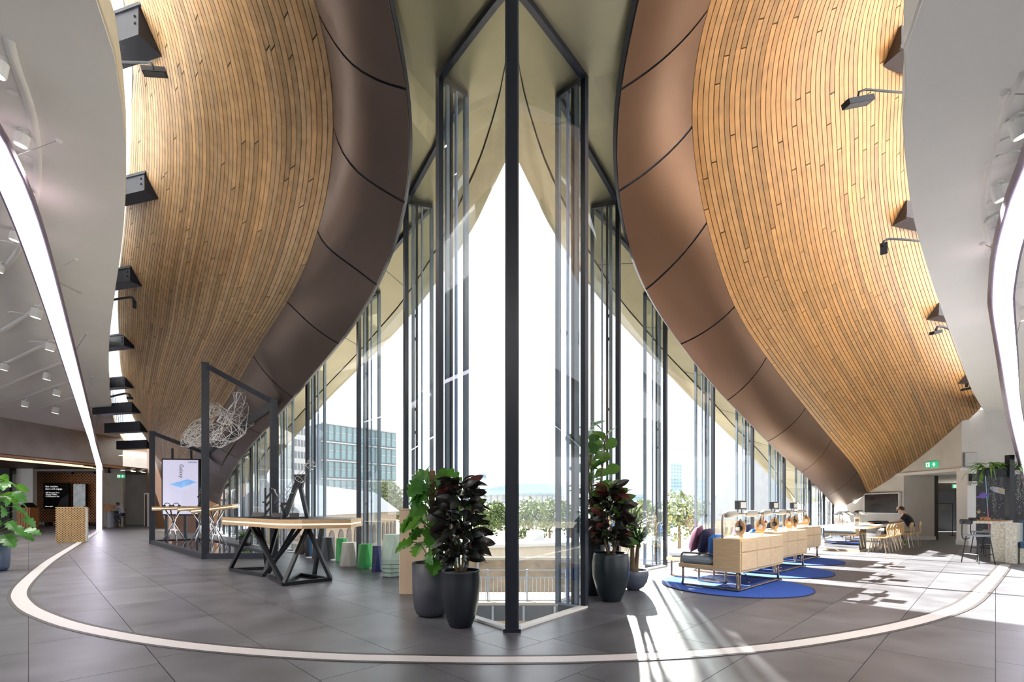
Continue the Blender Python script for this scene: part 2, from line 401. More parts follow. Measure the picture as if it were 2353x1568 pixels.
# ------------------------------------------------------------------ brass soffit (inside and outside the glass)
ZS = [(-5,7.1),(5.3,7.08),(7.5,6.85),(10.2,6.15),(12.8,5.15),(15.5,4.25),(18.2,3.4),(20.9,2.75),(23.4,2.3),(28,1.75),(34,1.5)]
def zs(s):
    for (a, z), (b, w) in zip(ZS, ZS[1:]):
        if s <= b: return z + (w-z)*max(0,(s-a))/(b-a)
    return ZS[-1][1]
soffit_tris = []
def soffit(side, c1, B, C, name, label):
    c = spline(c1, 90); n = len(c); A = []
    for i, p in enumerate(c):
        t = (c[min(i+1,n-1)]-c[max(i-1,0)]); t.z = 0; t.normalize()
        inward = V((t.y, -t.x, 0))*side
        s = (p.x*side + p.y)/math.sqrt(2); k = max(0, min(1, (s-6.0)/4))
        q = p + inward*(0.22 + 0.28*k*max(0, min(1, (17-s)/5))); q.z = max(zs(s) if p.y > 4 else 7.1, p.z + 0.16); A.append(q)
    A = even(A, 90)
    B0 = [V((0.0,-4.5,7.1)), V((0.0,2,7.1)), V((0.0,5.2,7.1)), V((0.02*side, B[0].y-0.4, 7.1))] + B
    Bc = spline(B0, 90)
    rows = [[A[i].lerp(Bc[i], v/8) for v in range(9)] for i in range(90)]
    up = [[p+V((0,0,0.06)) for p in r] for r in rows]
    ro = MB().slab(up, rows).build(name, 'brass_soffit', label=label, cat='soffit', kind='structure', smooth=False)
    b2, cc = spline([V((0.0, B[0].y-0.3, 7.1))] + B, 70), spline([V((0.0, C[0].y-0.15, 7.1))] + C, 70)
    def off(r, d):   # pull the strip's inner edge off the groove
        return [r[0].lerp(r[1], d)] + r[1:]
    rows2 = [[b2[i].lerp(cc[i], v/6) for v in range(7)] for i in range(70)]
    rows2 = [[r[0].lerp(r[-1], min(0.4, 0.16/max(0.2,(r[0]-r[-1]).length)))] + r[1:] for r in rows2]
    MB().slab([[p+V((0,0,0.05)) for p in r] for r in rows2], rows2).build('outer_strip', 'brass_soffit', ro)
    g0 = [[b2[i].lerp(cc[i], -0.03)+V((0,0,0.05)), b2[i].lerp(cc[i], 0.4)+V((0,0,0.05))] for i in range(70)]
    MB().slab([[p+V((0,0,0.06)) for p in r] for r in g0], g0).build('shadow_groove', 'dark_gap', ro)
    # roof build-up above so no sky shows through, and a fascia on the outer edge
    fas = [[p+V((0,0,0.0)), p+V((0,0,0.9))] for p in cc]
    MB().slab(fas, [[q+V((-0.05*side,0.05,0)) for q in r] for r in fas]).build('fascia', 'brass_soffit', ro)
    # panel joints
    j = MB()
    for i in (40,47,54,61,68,75):
        for v in range(8): j.bar(rows[i][v]-V((0,0,0.002)), rows[i][v+1]-V((0,0,0.002)), 0.012, 0.006)
    j.build('panel_joint', 'dark_gap', ro)
    for rr in (rows, rows2):
        for i in range(len(rr)-1):
            for v in range(len(rr[0])-1):
                a, b, c_, d = rr[i][v], rr[i][v+1], rr[i+1][v+1], rr[i+1][v]
                soffit_tris.append((a,b,c_)); soffit_tris.append((a,c_,d))
    return ro
soffit(1, C1R, BR, CR, 'ceiling_soffit', 'brass coloured metal soffit running out through the glass over the armchair benches')
soffit(-1, C1L, BL, CL, 'ceiling_soffit', 'brass coloured metal soffit running out through the glass over the stools')
bvs = BVHTree.FromPolygons([p for t in soffit_tris for p in t], [(3*i,3*i+1,3*i+2) for i in range(len(soffit_tris))], epsilon=0.0)
def soffit_z(x, y, side):
    h = bvs.ray_cast(V((x, y, 0)), V((0,0,1)), 20)
    return h[0].z if h[0] is not None else zs((x*side+y)/math.sqrt(2))

# ------------------------------------------------------------------ saw-tooth glass front
def facade_pts(ps, sp, side):
    M = [V((0.0,5.26,0)), V((0.973*side,6.49,0)), V((1.91*side,8.7,0)), V((3.47*side,10.95,0))]
    for p in ps:
        k = p/F; a = 0.5
        for it in range(400):
            Y = M[-1].y + a; 
            if math.hypot(k*Y-M[-1].x, a) >= sp: break
            a += 0.01
        M.append(V((k*Y, Y, 0)))
    return M
MR = facade_pts([462,552.5,625.5,684,716.7,738], 2.72, 1)
ML = facade_pts([-470,-540,-599,-632,-649,-662,-672], 2.72, -1)
def returns(M, side):
    O = [None]
    for i in range(1, len(M)):
        d = (M[i]-M[i-1]).normalized(); n = V((-d.y, d.x, 0)) if side > 0 else V((d.y, -d.x, 0))
        O.append(M[i] + n*(0.42 if i == 1 else 0.47))
    return O
OR_, OL_ = returns(MR, 1), returns(ML, -1)
wcount = [0]
def pane(parent, a, b, side, mname='window_glass', th=0.016, name='glass_pane'):
    za, zb = soffit_z(a.x, a.y, side)+0.02, soffit_z(b.x, b.y, side)+0.02
    n = V((-(b-a).y, (b-a).x, 0)).normalized()*th
    k = 6; lo, hi = [], []
    m = MB()
    tops = [soffit_z(a.x+(b.x-a.x)*t/k, a.y+(b.y-a.y)*t/k, side)+0.02 for t in range(k+1)]
    f1 = [[a.lerp(b,t/k)+V((0,0,0.03)), a.lerp(b,t/k)+V((0,0,tops[t]))] for t in range(k+1)]
    m.grid(f1)
    return m.build(name, mname, parent)
def post(parent, p, z1, w, d, rz, m='mullion', name='mullion', z0=0.0):
    return MB().box((p.x, p.y, (z0+z1)/2), (w, d, z1-z0), rz).build(name, m, parent)
def header(parent, a, b, side, m='mullion'):
    k = 5; pts = [V((a.x+(b.x-a.x)*t/k, a.y+(b.y-a.y)*t/k, 0)) for t in range(k+1)]
    h = MB()
    for p in pts: p.z = soffit_z(p.x, p.y, side)-0.03
    for p, q in zip(pts, pts[1:]): h.bar(p, q, 0.07, 0.09)
    return h.build('head_frame', m, parent)
def bay(side, prev, M, O, k):
    wcount[0] += 1
    w = thing('window_%d' % wcount[0], (0,0,0), kind='structure', label='tall glazed bay %d steps along the glass front on the %s' % (k, 'armchair side' if side > 0 else 'stool side'), cat='window')
    d = (M-prev).normalized(); rz = math.atan2(d.y, d.x)
    pane(w, prev+d*0.03, M-d*0.03, side)
    header(w, prev, M, side)
    sill = MB(); sill.bar(prev+V((0,0,0.012)), M+V((0,0,0.012)), 0.10, 0.03); sill.build('sill', 'white_paint', w)
    e = (O-M).normalized(); L = (O-M).length
    zM, zO = soffit_z(M.x, M.y, side), soffit_z(O.x, O.y, side); re = math.atan2(e.y, e.x)
    post(w, M, zM, 0.09, 0.07, rz)
    post(w, O, zO, 0.06, 0.06, re, 'mullion_grey', 'post')
    pane(w, M+e*0.04, O-e*0.04, side, 'vent_glass', name='return_glass')
    header(w, M, O, side)
    MB().bar(M+V((0,0,0.012)), O+V((0,0,0.012)), 0.10, 0.03).build('sill', 'mullion_grey', w)
    for t, wd, mm in ((0.28, 0.05, 'mullion_grey'), (0.42, 0.035, 'mullion'), (0.62, 0.02, 'blue_reflection')):  # the thin blue bar imitates the light ribbon reflected in the vent glass
        q = M+e*L*t; post(w, q, soffit_z(q.x,q.y,side), wd, 0.05, re, mm, 'stile_or_reflection')
    inn = V((e.y, -e.x, 0)) if side > 0 else V((-e.y, e.x, 0))
    z = 1.0
    q0 = M + e*L*0.35 - inn*0.0
    while z < min(zM, zO)-0.8:
        h = MB(); s = V((-e.y, e.x, 0))*0.045*(-1 if side > 0 else 1)
        h.box(q0+s*0.6+V((0,0,z)), (0.03,0.05,0.05), re); h.box(q0+s*0.6+V((0,0,z+0.42)), (0.03,0.05,0.05), re)
        h.tube([q0+s+V((0,0,z)), q0+s*1.3+V((0,0,z+0.1)), q0+s*1.3+V((0,0,z+0.32)), q0+s+V((0,0,z+0.42))], 0.008, 6); h.build('vent_opener', 'black', w)
        z += 1.7
    return w
for side, M, O in ((1, MR, OR_), (-1, ML, OL_)):
    for i in range(1, len(M)): bay(side, M[0] if i == 1 else O[i-1], M[i], O[i], i)
c = thing('window_30', (0,0,0), kind='structure', label='dark steel corner mullion where the two glass fronts meet', cat='mullion')
MB().prism([(-0.075,5.25),(-0.06,5.21),(0.06,5.21),(0.075,5.25),(0.075,5.40),(-0.075,5.40)], 0, 7.12).build('mullion', 'mullion', c)
MB().box((0,5.27,0.02),(0.19,0.2,0.04)).build('foot_plate','mullion',c)
for sx in (-0.03, 0.0, 0.03): MB().box((sx,5.208,3.6),(0.004,0.006,7.0)).build('groove_line','dark_gap',c)

# ------------------------------------------------------------------ white ceilings
def ceiling(name, label, edge, poly, z, th):
    e = spline(edge, 70)
    pts = [V((p.x,p.y,z)) for p in e] + [V((x,y,z)) for x,y in poly]
    n = len(pts); m = MB(); m.add(pts + [p+V((0,0,th)) for p in pts], [tuple(range(n)), tuple(range(2*n-1,n-1,-1))] + [(i,n+i,n+(i+1)%n,(i+1)%n) for i in range(n)])
    o = m.build(name, 'plaster' if edge is C4L else 'plaster_bounce_lit', kind='structure', label=label, cat='ceiling')
    t = MB(); t.slab([[p+V((0,0,0.02)), p+V((0,0,th+0.25))] for p in e], [[p+V((0.03 if edge is C4L else -0.03,-0.02,0.02)), p+V((0.03 if edge is C4L else -0.03,-0.02,th+0.25))] for p in e]).build('edge_band', 'plaster_edge' if edge is C4L else 'plaster', o)
    return o
def upstand(parent):
    e = spline(C4L, 70)
    o = V((-0.35,0.0,0))
    near = [p for p in e if p.y < 14.5]; far = [p for p in e if p.y > 14.0]
    MB().slab([[p+o+V((0,0,0.1)), p+o+V((0,0,1.5))] for p in near], [[p+o+V((-0.06,0,0.1)), p+o+V((-0.06,0,1.5))] for p in near]).build('skylight_upstand', 'plaster', parent)
    MB().grid([[p+o+V((0,0,1.5)), p+o+V((-0.1,0,3.2))] for p in near]).build('skylight_glass', 'skylight_panel', parent)
    MB().slab([[p+o+V((0,0,0.1)), p+o+V((0,0,0.55))] for p in far], [[p+o+V((-0.06,0,0.1)), p+o+V((-0.06,0,0.55))] for p in far]).build('skylight_upstand', 'plaster', parent)
    MB().grid([[p+o+V((0,0,0.55)), p+o+V((-0.1,0,2.7))] for p in far]).build('skylight_glass', 'skylight_panel', parent)
    top = even([p+o+V((-0.1,0,3.2 if p.y < 14.3 else 2.7)) for p in e], 60); c3 = spline(C3L, 60)
    MB().grid([[top[i], c3[i]+V((0.12,-0.05,0.10))] for i in range(60)]).build('slot_sun_cover', 'skylight_panel', parent)  # frosted cover added over the slot to keep direct sun off the floor
    m = MB()
    for p in far[::2]: m.bar(p+o+V((0,0,0.5)), p+o+V((-0.1,0,2.7)), 0.08, 0.08, (1,0,0))
    for z in (0.58, 1.6): 
        for p, q in zip(far, far[1:]): m.bar(p+o+V((0,0,z)), q+o+V((0,0,z)), 0.08, 0.08)
    m.build('skylight_frame', 'mullion_grey', parent)
CEL = ceiling('ceiling_left', 'white plaster ceiling with curved grooves over the kiosk', C4L, [(-27,46),(-34,46),(-34,-5)], ZL, 0.12)
upstand(CEL)
CER = ceiling('ceiling_right', 'white plaster ceiling with a curved groove above the terrazzo counter', C4R, [(26,17.2),(26,-5)], ZR, 0.12)

# ------------------------------------------------------------------ floor: slate tiles laid in two mirrored diagonals
def clip(poly, quad):
    """part of poly inside the convex quad (counter-clockwise)"""
    out = poly
    for i in range(4):
        a, b = quad[i], quad[(i+1)%4]; src = out; out = []
        if not src: return []
        ins = lambda p: (b[0]-a[0])*(p[1]-a[1])-(b[1]-a[1])*(p[0]-a[0]) >= -1e-9
        for j in range(len(src)):
            p, q = src[j], src[(j+1)%len(src)]; pi, qi = ins(p), ins(q)
            if pi != qi:
                d1 = (b[0]-a[0])*(p[1]-a[1])-(b[1]-a[1])*(p[0]-a[0]); d2 = (b[0]-a[0])*(q[1]-a[1])-(b[1]-a[1])*(q[0]-a[0]); t = d1/(d1-d2)
                x = (p[0]+(q[0]-p[0])*t, p[1]+(q[1]-p[1])*t)
                if pi: out += [x]
                else: out += [x]
            if qi: out.append(q)
    return out
def inside(p, poly):
    x, y = p; r = False
    for i in range(len(poly)):
        (x1,y1),(x2,y2) = poly[i], poly[(i+1)%len(poly)]
        if (y1 > y) != (y2 > y) and x < (x2-x1)*(y-y1)/(y2-y1)+x1: r = not r
    return r
def floor_poly(side, M, O, far):
    p = [(0,-5),(0,M[0].y)]
    for i in range(1, len(M)): p += [(M[i].x,M[i].y),(O[i].x,O[i].y)] if i < len(M)-1 else [(M[i].x,M[i].y)]
    return p + far
FPR = floor_poly(1, MR, OR_, [(16,26),(24,26),(24,-5)])
FPL = floor_poly(-1, ML, OL_, [(-17,33),(-26,50),(-46,50),(-46,-5)])
fl = MB()
for poly in (FPR, FPL):
    n = len(poly); fl.add([V((x,y,-0.012)) for x,y in poly]+[V((x,y,-0.5)) for x,y in poly], [tuple(range(n)), tuple(range(2*n-1,n-1,-1))]+[(i,n+i,n+(i+1)%n,(i+1)%n) for i in range(n)])
FLOOR = fl.build('floor', 'grout', kind='structure', label='grey slate tile floor laid diagonally from the corner mullion', cat='floor')
def tiles(side, poly, seed):
    rnd = random.Random(seed); tw, tl = 0.8, 1.6; res = []
    e1 = V((side*1,1,0)).normalized(); e2 = V((1,-side*1,0)).normalized()*side     # along the wing, across the wing
    for r in range(-40, 60):
        off = rnd.uniform(0, tl)
        for k in range(-12, 42):
            a0, b0 = k*tl*1.0 + off, r*tw
            ctr = e1*(a0+tl/2) + e2*(b0+tw/2)
            if ctr.y < -3 or ctr.y > 48 or ctr.x*side < -1.2 or abs(ctr.x) > 1.25*max(ctr.y,1)+5: continue
            g = 0.003
            q = [e1*(a0+g)+e2*(b0+g), e1*(a0+tl-g)+e2*(b0+g), e1*(a0+tl-g)+e2*(b0+tw-g), e1*(a0+g)+e2*(b0+tw-g)]
            q = [(p.x,p.y) for p in q]
            ar = sum(q[i][0]*q[(i+1)%4][1]-q[(i+1)%4][0]*q[i][1] for i in range(4))
            if ar < 0: q = q[::-1]
            half = [(0.004*side,-6),(60*side,-6),(60*side,60),(0.004*side,60)]
            if side < 0: half = half[::-1]
            if all(inside(p, poly) for p in q): pl = q
            else:
                pl = clip(poly, q)
            if len(pl) < 3: continue
            ar = sum(pl[i][0]*pl[(i+1)%len(pl)][1]-pl[(i+1)%len(pl)][0]*pl[i][1] for i in range(len(pl)))/2
            if abs(ar) < 0.02: continue
            if ar < 0: pl = pl[::-1]
            res.append((ctr.length if ctr.y > 2.5 else 100+ctr.length, pl, rnd.gauss(1.0, 0.07)))
    return res
allt = tiles(1, FPR, 11) + tiles(-1, FPL, 12); allt.sort(key=lambda t: t[0])
rest = MB(); tones = []
for k, (d, pl, g) in enumerate(allt):
    m = MB() if k < 300 else rest; n0 = len(m.v); m.prism(pl, -0.012, 0.0)
    if k < 300:
        me = m.mesh('tile', 'slate'); at = me.color_attributes.new('tone', 'FLOAT_COLOR', 'POINT'); at.data.foreach_set('color', [g,g,g,1]*len(me.vertices)); link('tile', me, FLOOR)
    else: tones += [g,g,g,1]*(len(rest.v)-n0)
me = rest.mesh('tile_rest', 'slate'); at = me.color_attributes.new('tone', 'FLOAT_COLOR', 'POINT'); at.data.foreach_set('color', tones); link('tiles', me, FLOOR, kind='stuff')

# ------------------------------------------------------------------ the ring: floor inlay and LED ribbon
fpts = [G(x,y) for x,y in ((228,1219),(170,1255),(116,1289),(68,1330),(44,1362),(54,1388),(92,1412),(190,1444),(400,1481),(700,1507),(1000,1516),(1177,1517),(1400,1513),(1700,1495),(1900,1470),(2070,1438),(2170,1410),(2225,1385),(2262,1352),(2290,1322),(2310,1298))]
fc = spline(fpts, 160)
def ribbon(c, w, z0, z1):
    n = len(c); top, bot = [], []
    for i, p in enumerate(c):
        t = (c[min(i+1,n-1)]-c[max(i-1,0)]); t.z = 0; t.normalize(); s = V((-t.y,t.x,0))
        top.append([V((p.x,p.y,z1))+s*w[0], V((p.x,p.y,z1))+s*w[1]]); bot.append([V((p.x,p.y,z0))+s*w[0], V((p.x,p.y,z0))+s*w[1]])
    return top, bot
ring = thing('trim_3', (0,0,0), kind='structure', label='white inlay band with dark borders curving across the slate floor', cat='floor inlay')
MB().slab(*ribbon(fc, (-0.085,0.085), -0.005, 0.004)).build('inlay_band', 'inlay_white', ring)
for w in ((0.085,0.125),(-0.125,-0.085)): MB().slab(*ribbon(fc, w, -0.005, 0.0055)).build('inlay_border', 'inlay_border', ring)

def led(name, label, pts, width, acr):
    """flat glowing ribbon in a dark casing; acr = across-vectors at each point"""
    c = spline(pts, 90); m = MB(); k = MB(); n = len(c)
    A = spline(acr, 90)
    t1, b1, t2, b2 = [], [], [], []
    for i, p in enumerate(c):
        t = (c[min(i+1,n-1)]-c[max(i-1,0)]).normalized(); a = A[i]-t*A[i].dot(t); a.normalize(); nn = t.cross(a).normalized()
        if nn.dot(p-V((0,0,1.5))) > 0: nn = -nn
        b1.append([p-a*width/2+nn*0.012, p+a*width/2+nn*0.012]); t1.append([p-a*width/2-nn*0.0, p+a*width/2-nn*0.0])
        b2.append([p-a*(width/2+0.03)-nn*0.001, p+a*(width/2+0.03)-nn*0.001]); t2.append([p-a*(width/2+0.03)-nn*0.09, p+a*(width/2+0.03)-nn*0.09])
    r = thing(name, (0,0,0), label=label, cat='light')
    MB().slab(t1, b1).build('diffuser', 'led', r); MB().slab(t2, b2).build('casing', 'led_case', r)
    return r, c
ledl = [P(228,1218,28.6), P(228,1150,28.6), P(228,1085,28.6), P(226,1066,28.0), P(200,972,18.6), P(165,850,12.8), P(130,730,9.9), P(90,600,7.7), P(48,480,6.4), P(0,372,5.6), P(-90,220,4.9), P(-250,20,4.2), V((-5.0,1.6,5.5)), V((-3.0,-1.3,5.1)), V((-0.15,-2.4,4.75))]
_, LC = led('light_ribbon', 'glowing white light ribbon rising beside the lattice wall and bending up under the ceiling', ledl, 0.26, [V((1,0.25,0))]*4+[V((1,0.3,-0.1)), V((1,0.2,-0.25)), V((1,0.1,-0.35)), V((1,0,-0.45)), V((1,0,-0.5)), V((1,0,-0.5)), V((1,0,-0.5)), V((1,0,-0.5)), V((1,0.2,-0.3)), V((0.6,0.8,-0.1)), V((0,1,0))])
ledr = [P(2385,1290,12.8), P(2383,1180,12.6), P(2366,1090,12.2), P(2336,959,10.5), P(2318,818,8.3), P(2305,713,6.95), P(2305,670,6.6), P(2315,590,5.8), P(2339,503,5.05), P(2380,400,4.4), P(2500,200,3.6), V((3.7,1.4,4.5)), V((2.2,-1.3,4.6)), V((0.15,-2.4,4.75))]
_, RC = led('light_ribbon', 'glowing white light ribbon bending down towards the hanging plants at the terrazzo counter', ledr, 0.20, [V((1,-0.3,0))]*3+[V((1,-0.2,0.1)), V((1,-0.1,0.2)), V((1,0,0.3)), V((1,0,0.3)), V((1,0,0.4)), V((1,0,0.45)), V((1,0,0.5)), V((1,0,0.5)), V((1,-0.2,0.3)), V((0.6,-0.8,0.1)), V((0,-1,0))])
# ------------------------------------------------------------------ walls of the wing over the armchair benches (plane X = 16)
WX = 16.0
def quadwall(m, pts, th):
    """flat wall from corner points (in order), pushed back by th"""
    n = len(pts); t = V(th); m.add([V(p) for p in pts] + [V(p)+t for p in pts], [tuple(range(n)), tuple(range(2*n-1,n-1,-1))] + [(i,n+i,n+(i+1)%n,(i+1)%n) for i in range(n)]); return m
oy0, oy1, oz = 17.2, 19.75, 2.62        # opening to the cloakroom corridor
wr = MB()
quadwall(wr, [(WX,oy1,0),(WX,27,0),(WX,27,6.2),(WX,oy0,6.2),(WX,oy0,oz),(WX,oy1,oz)], (0.25,0,0))
WR = wr.build('wall_right', 'concrete', kind='structure', label='pale concrete end wall with an opening beside the wall screen', cat='wall')
MB().box((WX+0.06,(oy1+27)/2,0.07),(0.02,27-oy1,0.14)).build('skirting','white_paint',WR)
# corridor
co = MB(); quadwall(co, [(WX+0.25,oy1,0),(17.3,oy1+0.05,0),(17.3,oy1+0.05,oz),(WX+0.25,oy1,oz)], (0,0.15,0))
CO = co.build('wall_corridor', 'concrete', kind='structure', label='grey side wall inside the corridor opening', cat='wall')
mat('corridor_dark', (0.05,0.045,0.04), 0.8); mat('door_black', (0.012,0.014,0.022), 0.4)  # near-black wall colour stands in for the darkness of the unlit corridor
MB().box((16.65,oy1-0.01,0.07),(1.3,0.03,0.14)).build('skirting','white_paint',CO)
MB().box((22,21.8,oz+0.06),(12.1,9.2,0.1)).build('corridor_ceiling','plaster',CO)
for (x,y) in ((17.6,18.6),(19.6,20.0),(21.4,21.5)): MB().lathe([(0.0,0),(0.09,0.0),(0.09,0.015)],14,(x,y,oz-0.012)).build('downlight','lamp_face',CO)
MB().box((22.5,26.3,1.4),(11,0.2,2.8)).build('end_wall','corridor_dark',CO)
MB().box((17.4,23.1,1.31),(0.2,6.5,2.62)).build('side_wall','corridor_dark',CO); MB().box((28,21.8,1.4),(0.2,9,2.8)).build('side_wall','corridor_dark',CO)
# plane with the mural, at an angle
a, b = V((16.15,17.25,0)), V((25.5,16.3,0)); dm = (b-a).normalized()
wm = MB(); quadwall(wm, [a, b, b+V((0,0,4.8)), a+V((0,0,4.8))], (0.05,0.25,0))
WM = wm.build('wall_mural', 'concrete', kind='structure', label='pale concrete wall carrying the space mural', cat='wall')
jb = MB().box((16.06,17.1,oz/2),(0.3,0.42,oz)).build('jamb','white_paint',WM)
MB().box((16.05,17.05,0.09),(0.36,0.5,0.18)).build('skirting','white_paint',WM)

# ------------------------------------------------------------------ walls of the far wing behind the kiosk (plane X = -25.6)
LX = -25.6
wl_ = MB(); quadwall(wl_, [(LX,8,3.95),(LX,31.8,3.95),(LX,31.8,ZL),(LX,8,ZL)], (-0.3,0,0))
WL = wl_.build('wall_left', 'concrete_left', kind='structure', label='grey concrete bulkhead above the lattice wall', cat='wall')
mat('wood_slat', (0.42,0.22,0.10), 0.5, var=0.2, scale=8)
mat('wood_brown', (0.22,0.10,0.045), 0.5, var=0.2, scale=6, stretch=(1,1,0.2))
mat('wood_dark', (0.10,0.045,0.022), 0.55, var=0.2, scale=6)
MB().box((LX-0.05,20,3.9),(0.5,23.6,0.1)).build('timber_lining','wood_slat',WL)
# recess room: ceiling of thin slats with warm strips, back wall Y = 36.5
rm = MB(); rm.box((-33,24,3.98),(15,30,0.06)); RC_ = rm.build('ceiling_recess','wood_dark',kind='structure',label='dark recess ceiling with glowing warm strips',cat='ceiling')
for k in range(5): MB().box((LX-0.5-k*0.45, 22+k*1.2, 3.93),(0.1, 12, 0.03)).build('warm_strip','led_warm',RC_)
for (x,y) in ((-29,33.5),(-27.6,33),(-31,34)): MB().box((x,y,3.8),(0.25,0.25,0.3)).build('track_head','black',RC_)
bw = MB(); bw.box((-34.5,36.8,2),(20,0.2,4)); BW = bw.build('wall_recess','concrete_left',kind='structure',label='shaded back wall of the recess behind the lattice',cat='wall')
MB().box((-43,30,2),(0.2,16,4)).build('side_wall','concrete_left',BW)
p0, p1 = P(39,1200,33.0), P(77,1200,33.0)
MB().box(((p0.x+p1.x)/2,33.1,2.0),(p1.x-p0.x,0.3,4.0)).build('white_pier','white_paint',BW)
p2_ = P(-60,1200,32.5)
MB().box(((p0.x+p2_.x)/2,32.6,2.0),(p0.x-p2_.x,0.2,4.0)).build('black_panel','black_satin',BW)
# pale wall right of the light ribbon, and the cafe beyond
xa, xb = P(233,1200,33).x, P(275,1200,33).x
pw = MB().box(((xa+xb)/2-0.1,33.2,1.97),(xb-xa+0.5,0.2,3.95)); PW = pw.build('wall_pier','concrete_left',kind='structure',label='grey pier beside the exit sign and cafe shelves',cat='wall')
cf = MB().box((-35.2,47,1.9),(18,0.2,3.8)); CFW = cf.build('wall_cafe','wood_brown',kind='structure',label='brown timber wall at the back of the cafe',cat='wall')
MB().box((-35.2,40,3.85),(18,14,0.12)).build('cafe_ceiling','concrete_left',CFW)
for (px,py) in ((280,1047),(282,1081),(307,1084),(330,1086),(275,1101),(345,1090)):
    q = PZ(px,py,3.78); MB().lathe([(0.0,-0.01),(0.10,-0.01),(0.12,0.0)],12,(q.x,q.y,3.78)).build('downlight','lamp_face',CFW)
# sloped end of the wing behind the demo tables: closes the view under the vault
ew = MB()
for (x0,y0,za),(x1,y1,zb) in (((-26.2,47,6.0),(-25.6,33.9,6.0)),((-25.6,33.9,6.0),(-17.7,26.3,2.7)),((-17.7,26.3,2.6),(-15.4,24.6,1.8))):
    quadwall(ew, [(x0,y0,0),(x1,y1,0),(x1,y1,zb),(x0,y0,za)], (0.25,0.2,0))
WE = ew.build('wall_end','wood_brown',kind='structure',label='dark brown end wall beyond the demo tables',cat='wall')
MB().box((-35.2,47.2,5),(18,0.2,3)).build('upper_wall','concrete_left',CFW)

wb = MB()
for x0,x1,z0,z1 in ((-34,26,4.5,10),(-34,26,0,0.2),(-34,-31,0.2,4.5),(-5,5,0.2,4.5),(24,26,0.2,4.5)): wb.box(((x0+x1)/2,-5.1,(z0+z1)/2),(x1-x0,0.2,z1-z0))
WB = wb.build('wall_back','plaster',kind='structure',label='plain pale wall at the other end of the hall',cat='wall')

for x in list(range(-29,-5,2))+list(range(7,24,2)): MB().box((x,-5.1,2.35),(0.12,0.16,4.3)).build('mullion','mullion',WB)
# ------------------------------------------------------------------ outside: the yard beyond the glass
GZ = -7.0
mat('paving', (0.30,0.28,0.25), 0.8, var=0.1, scale=0.5); mat('brick_pale', (0.26,0.21,0.16), 0.9, var=0.2, scale=2.0); mat('roof_slate', (0.33,0.34,0.37), 0.6, var=0.08, scale=1.5)
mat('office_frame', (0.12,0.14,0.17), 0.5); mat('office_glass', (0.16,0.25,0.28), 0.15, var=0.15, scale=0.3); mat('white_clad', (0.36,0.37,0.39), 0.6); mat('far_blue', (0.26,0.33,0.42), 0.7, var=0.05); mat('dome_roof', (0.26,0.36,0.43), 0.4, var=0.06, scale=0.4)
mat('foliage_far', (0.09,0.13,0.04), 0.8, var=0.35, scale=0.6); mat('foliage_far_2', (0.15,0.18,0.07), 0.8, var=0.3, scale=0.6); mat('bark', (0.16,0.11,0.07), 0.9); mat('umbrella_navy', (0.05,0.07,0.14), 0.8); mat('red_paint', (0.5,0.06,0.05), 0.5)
mat('limestone', (0.36,0.33,0.28), 0.85, var=0.08, scale=0.8); mat('galv', (0.25,0.27,0.3), 0.5, metal=0.4); mat('arch_dark', (0.09,0.07,0.06), 0.8)
MB().box((0,160,GZ-0.25),(500,310,0.5)).build('ground', 'paving', kind='structure', label='pale paved yard outside the glass front', cat='ground')
def face_block(name, label, cat, a, b, z0, z1, depth, wallm):
    d = (b-a); d.z = 0; L = d.length; d.normalize(); rz = math.atan2(d.y, d.x); n = V((-d.y, d.x, 0))
    if n.y < 0: n = -n
    t = thing(name, (a.x, a.y, 0), rz, label=label, cat=cat)
    sg = 1 if (Matrix.Rotation(rz,3,'Z') @ V((0,1,0))).dot(n) > 0 else -1
    MB().box((L/2, sg*depth/2, (z0+z1)/2), (L, depth, z1-z0)).build('wall', wallm, t)
    return t, L, sg
# office block with a grid of windows
t, L, sg = face_block('office_building', 'glass and grey metal office block with a regular window grid behind the slate roof', 'building', P(738,1165,100), P(910,1165,114), GZ, 18.6, 20, 'office_frame')
nx, nz = 13, 6; wme = None; fme = None
for r in range(nz):
    z = 16.9-r*3.85
    for k in range(nx):
        x = L*(k+0.5)/nx
        if wme is None: wme = MB().box((0,0,0),(L/nx*0.66,0.12,3.2)).mesh('window','office_glass'); fme = MB().box((0,-0.08*sg,0.1),(L/nx*0.66,0.06,0.12)).mesh('transom','white_clad')
        o = link('window', wme, t); o.location = (x, -sg*0.03, z); q = link('transom', fme, o); q.location = (0,-0.04*sg,0)
    MB().box((L/2,-sg*0.15,z+1.85),(L,0.35,0.28)).build('floor_band','white_clad',t)
t, L, sg = face_block('office_building', 'white rendered block with small square windows beside the dark grid office', 'building', P(668,1165,92), P(712,1165,96), GZ, 17.5, 14, 'white_clad')
wme = MB().box((0,0,0),(0.45,0.1,1.3)).mesh('window','office_frame')
for r in range(9):
    for k in range(6): o = link('window', wme, t); o.location = (L*(k+0.5)/6, -sg*0.03, 16-r*2.3)
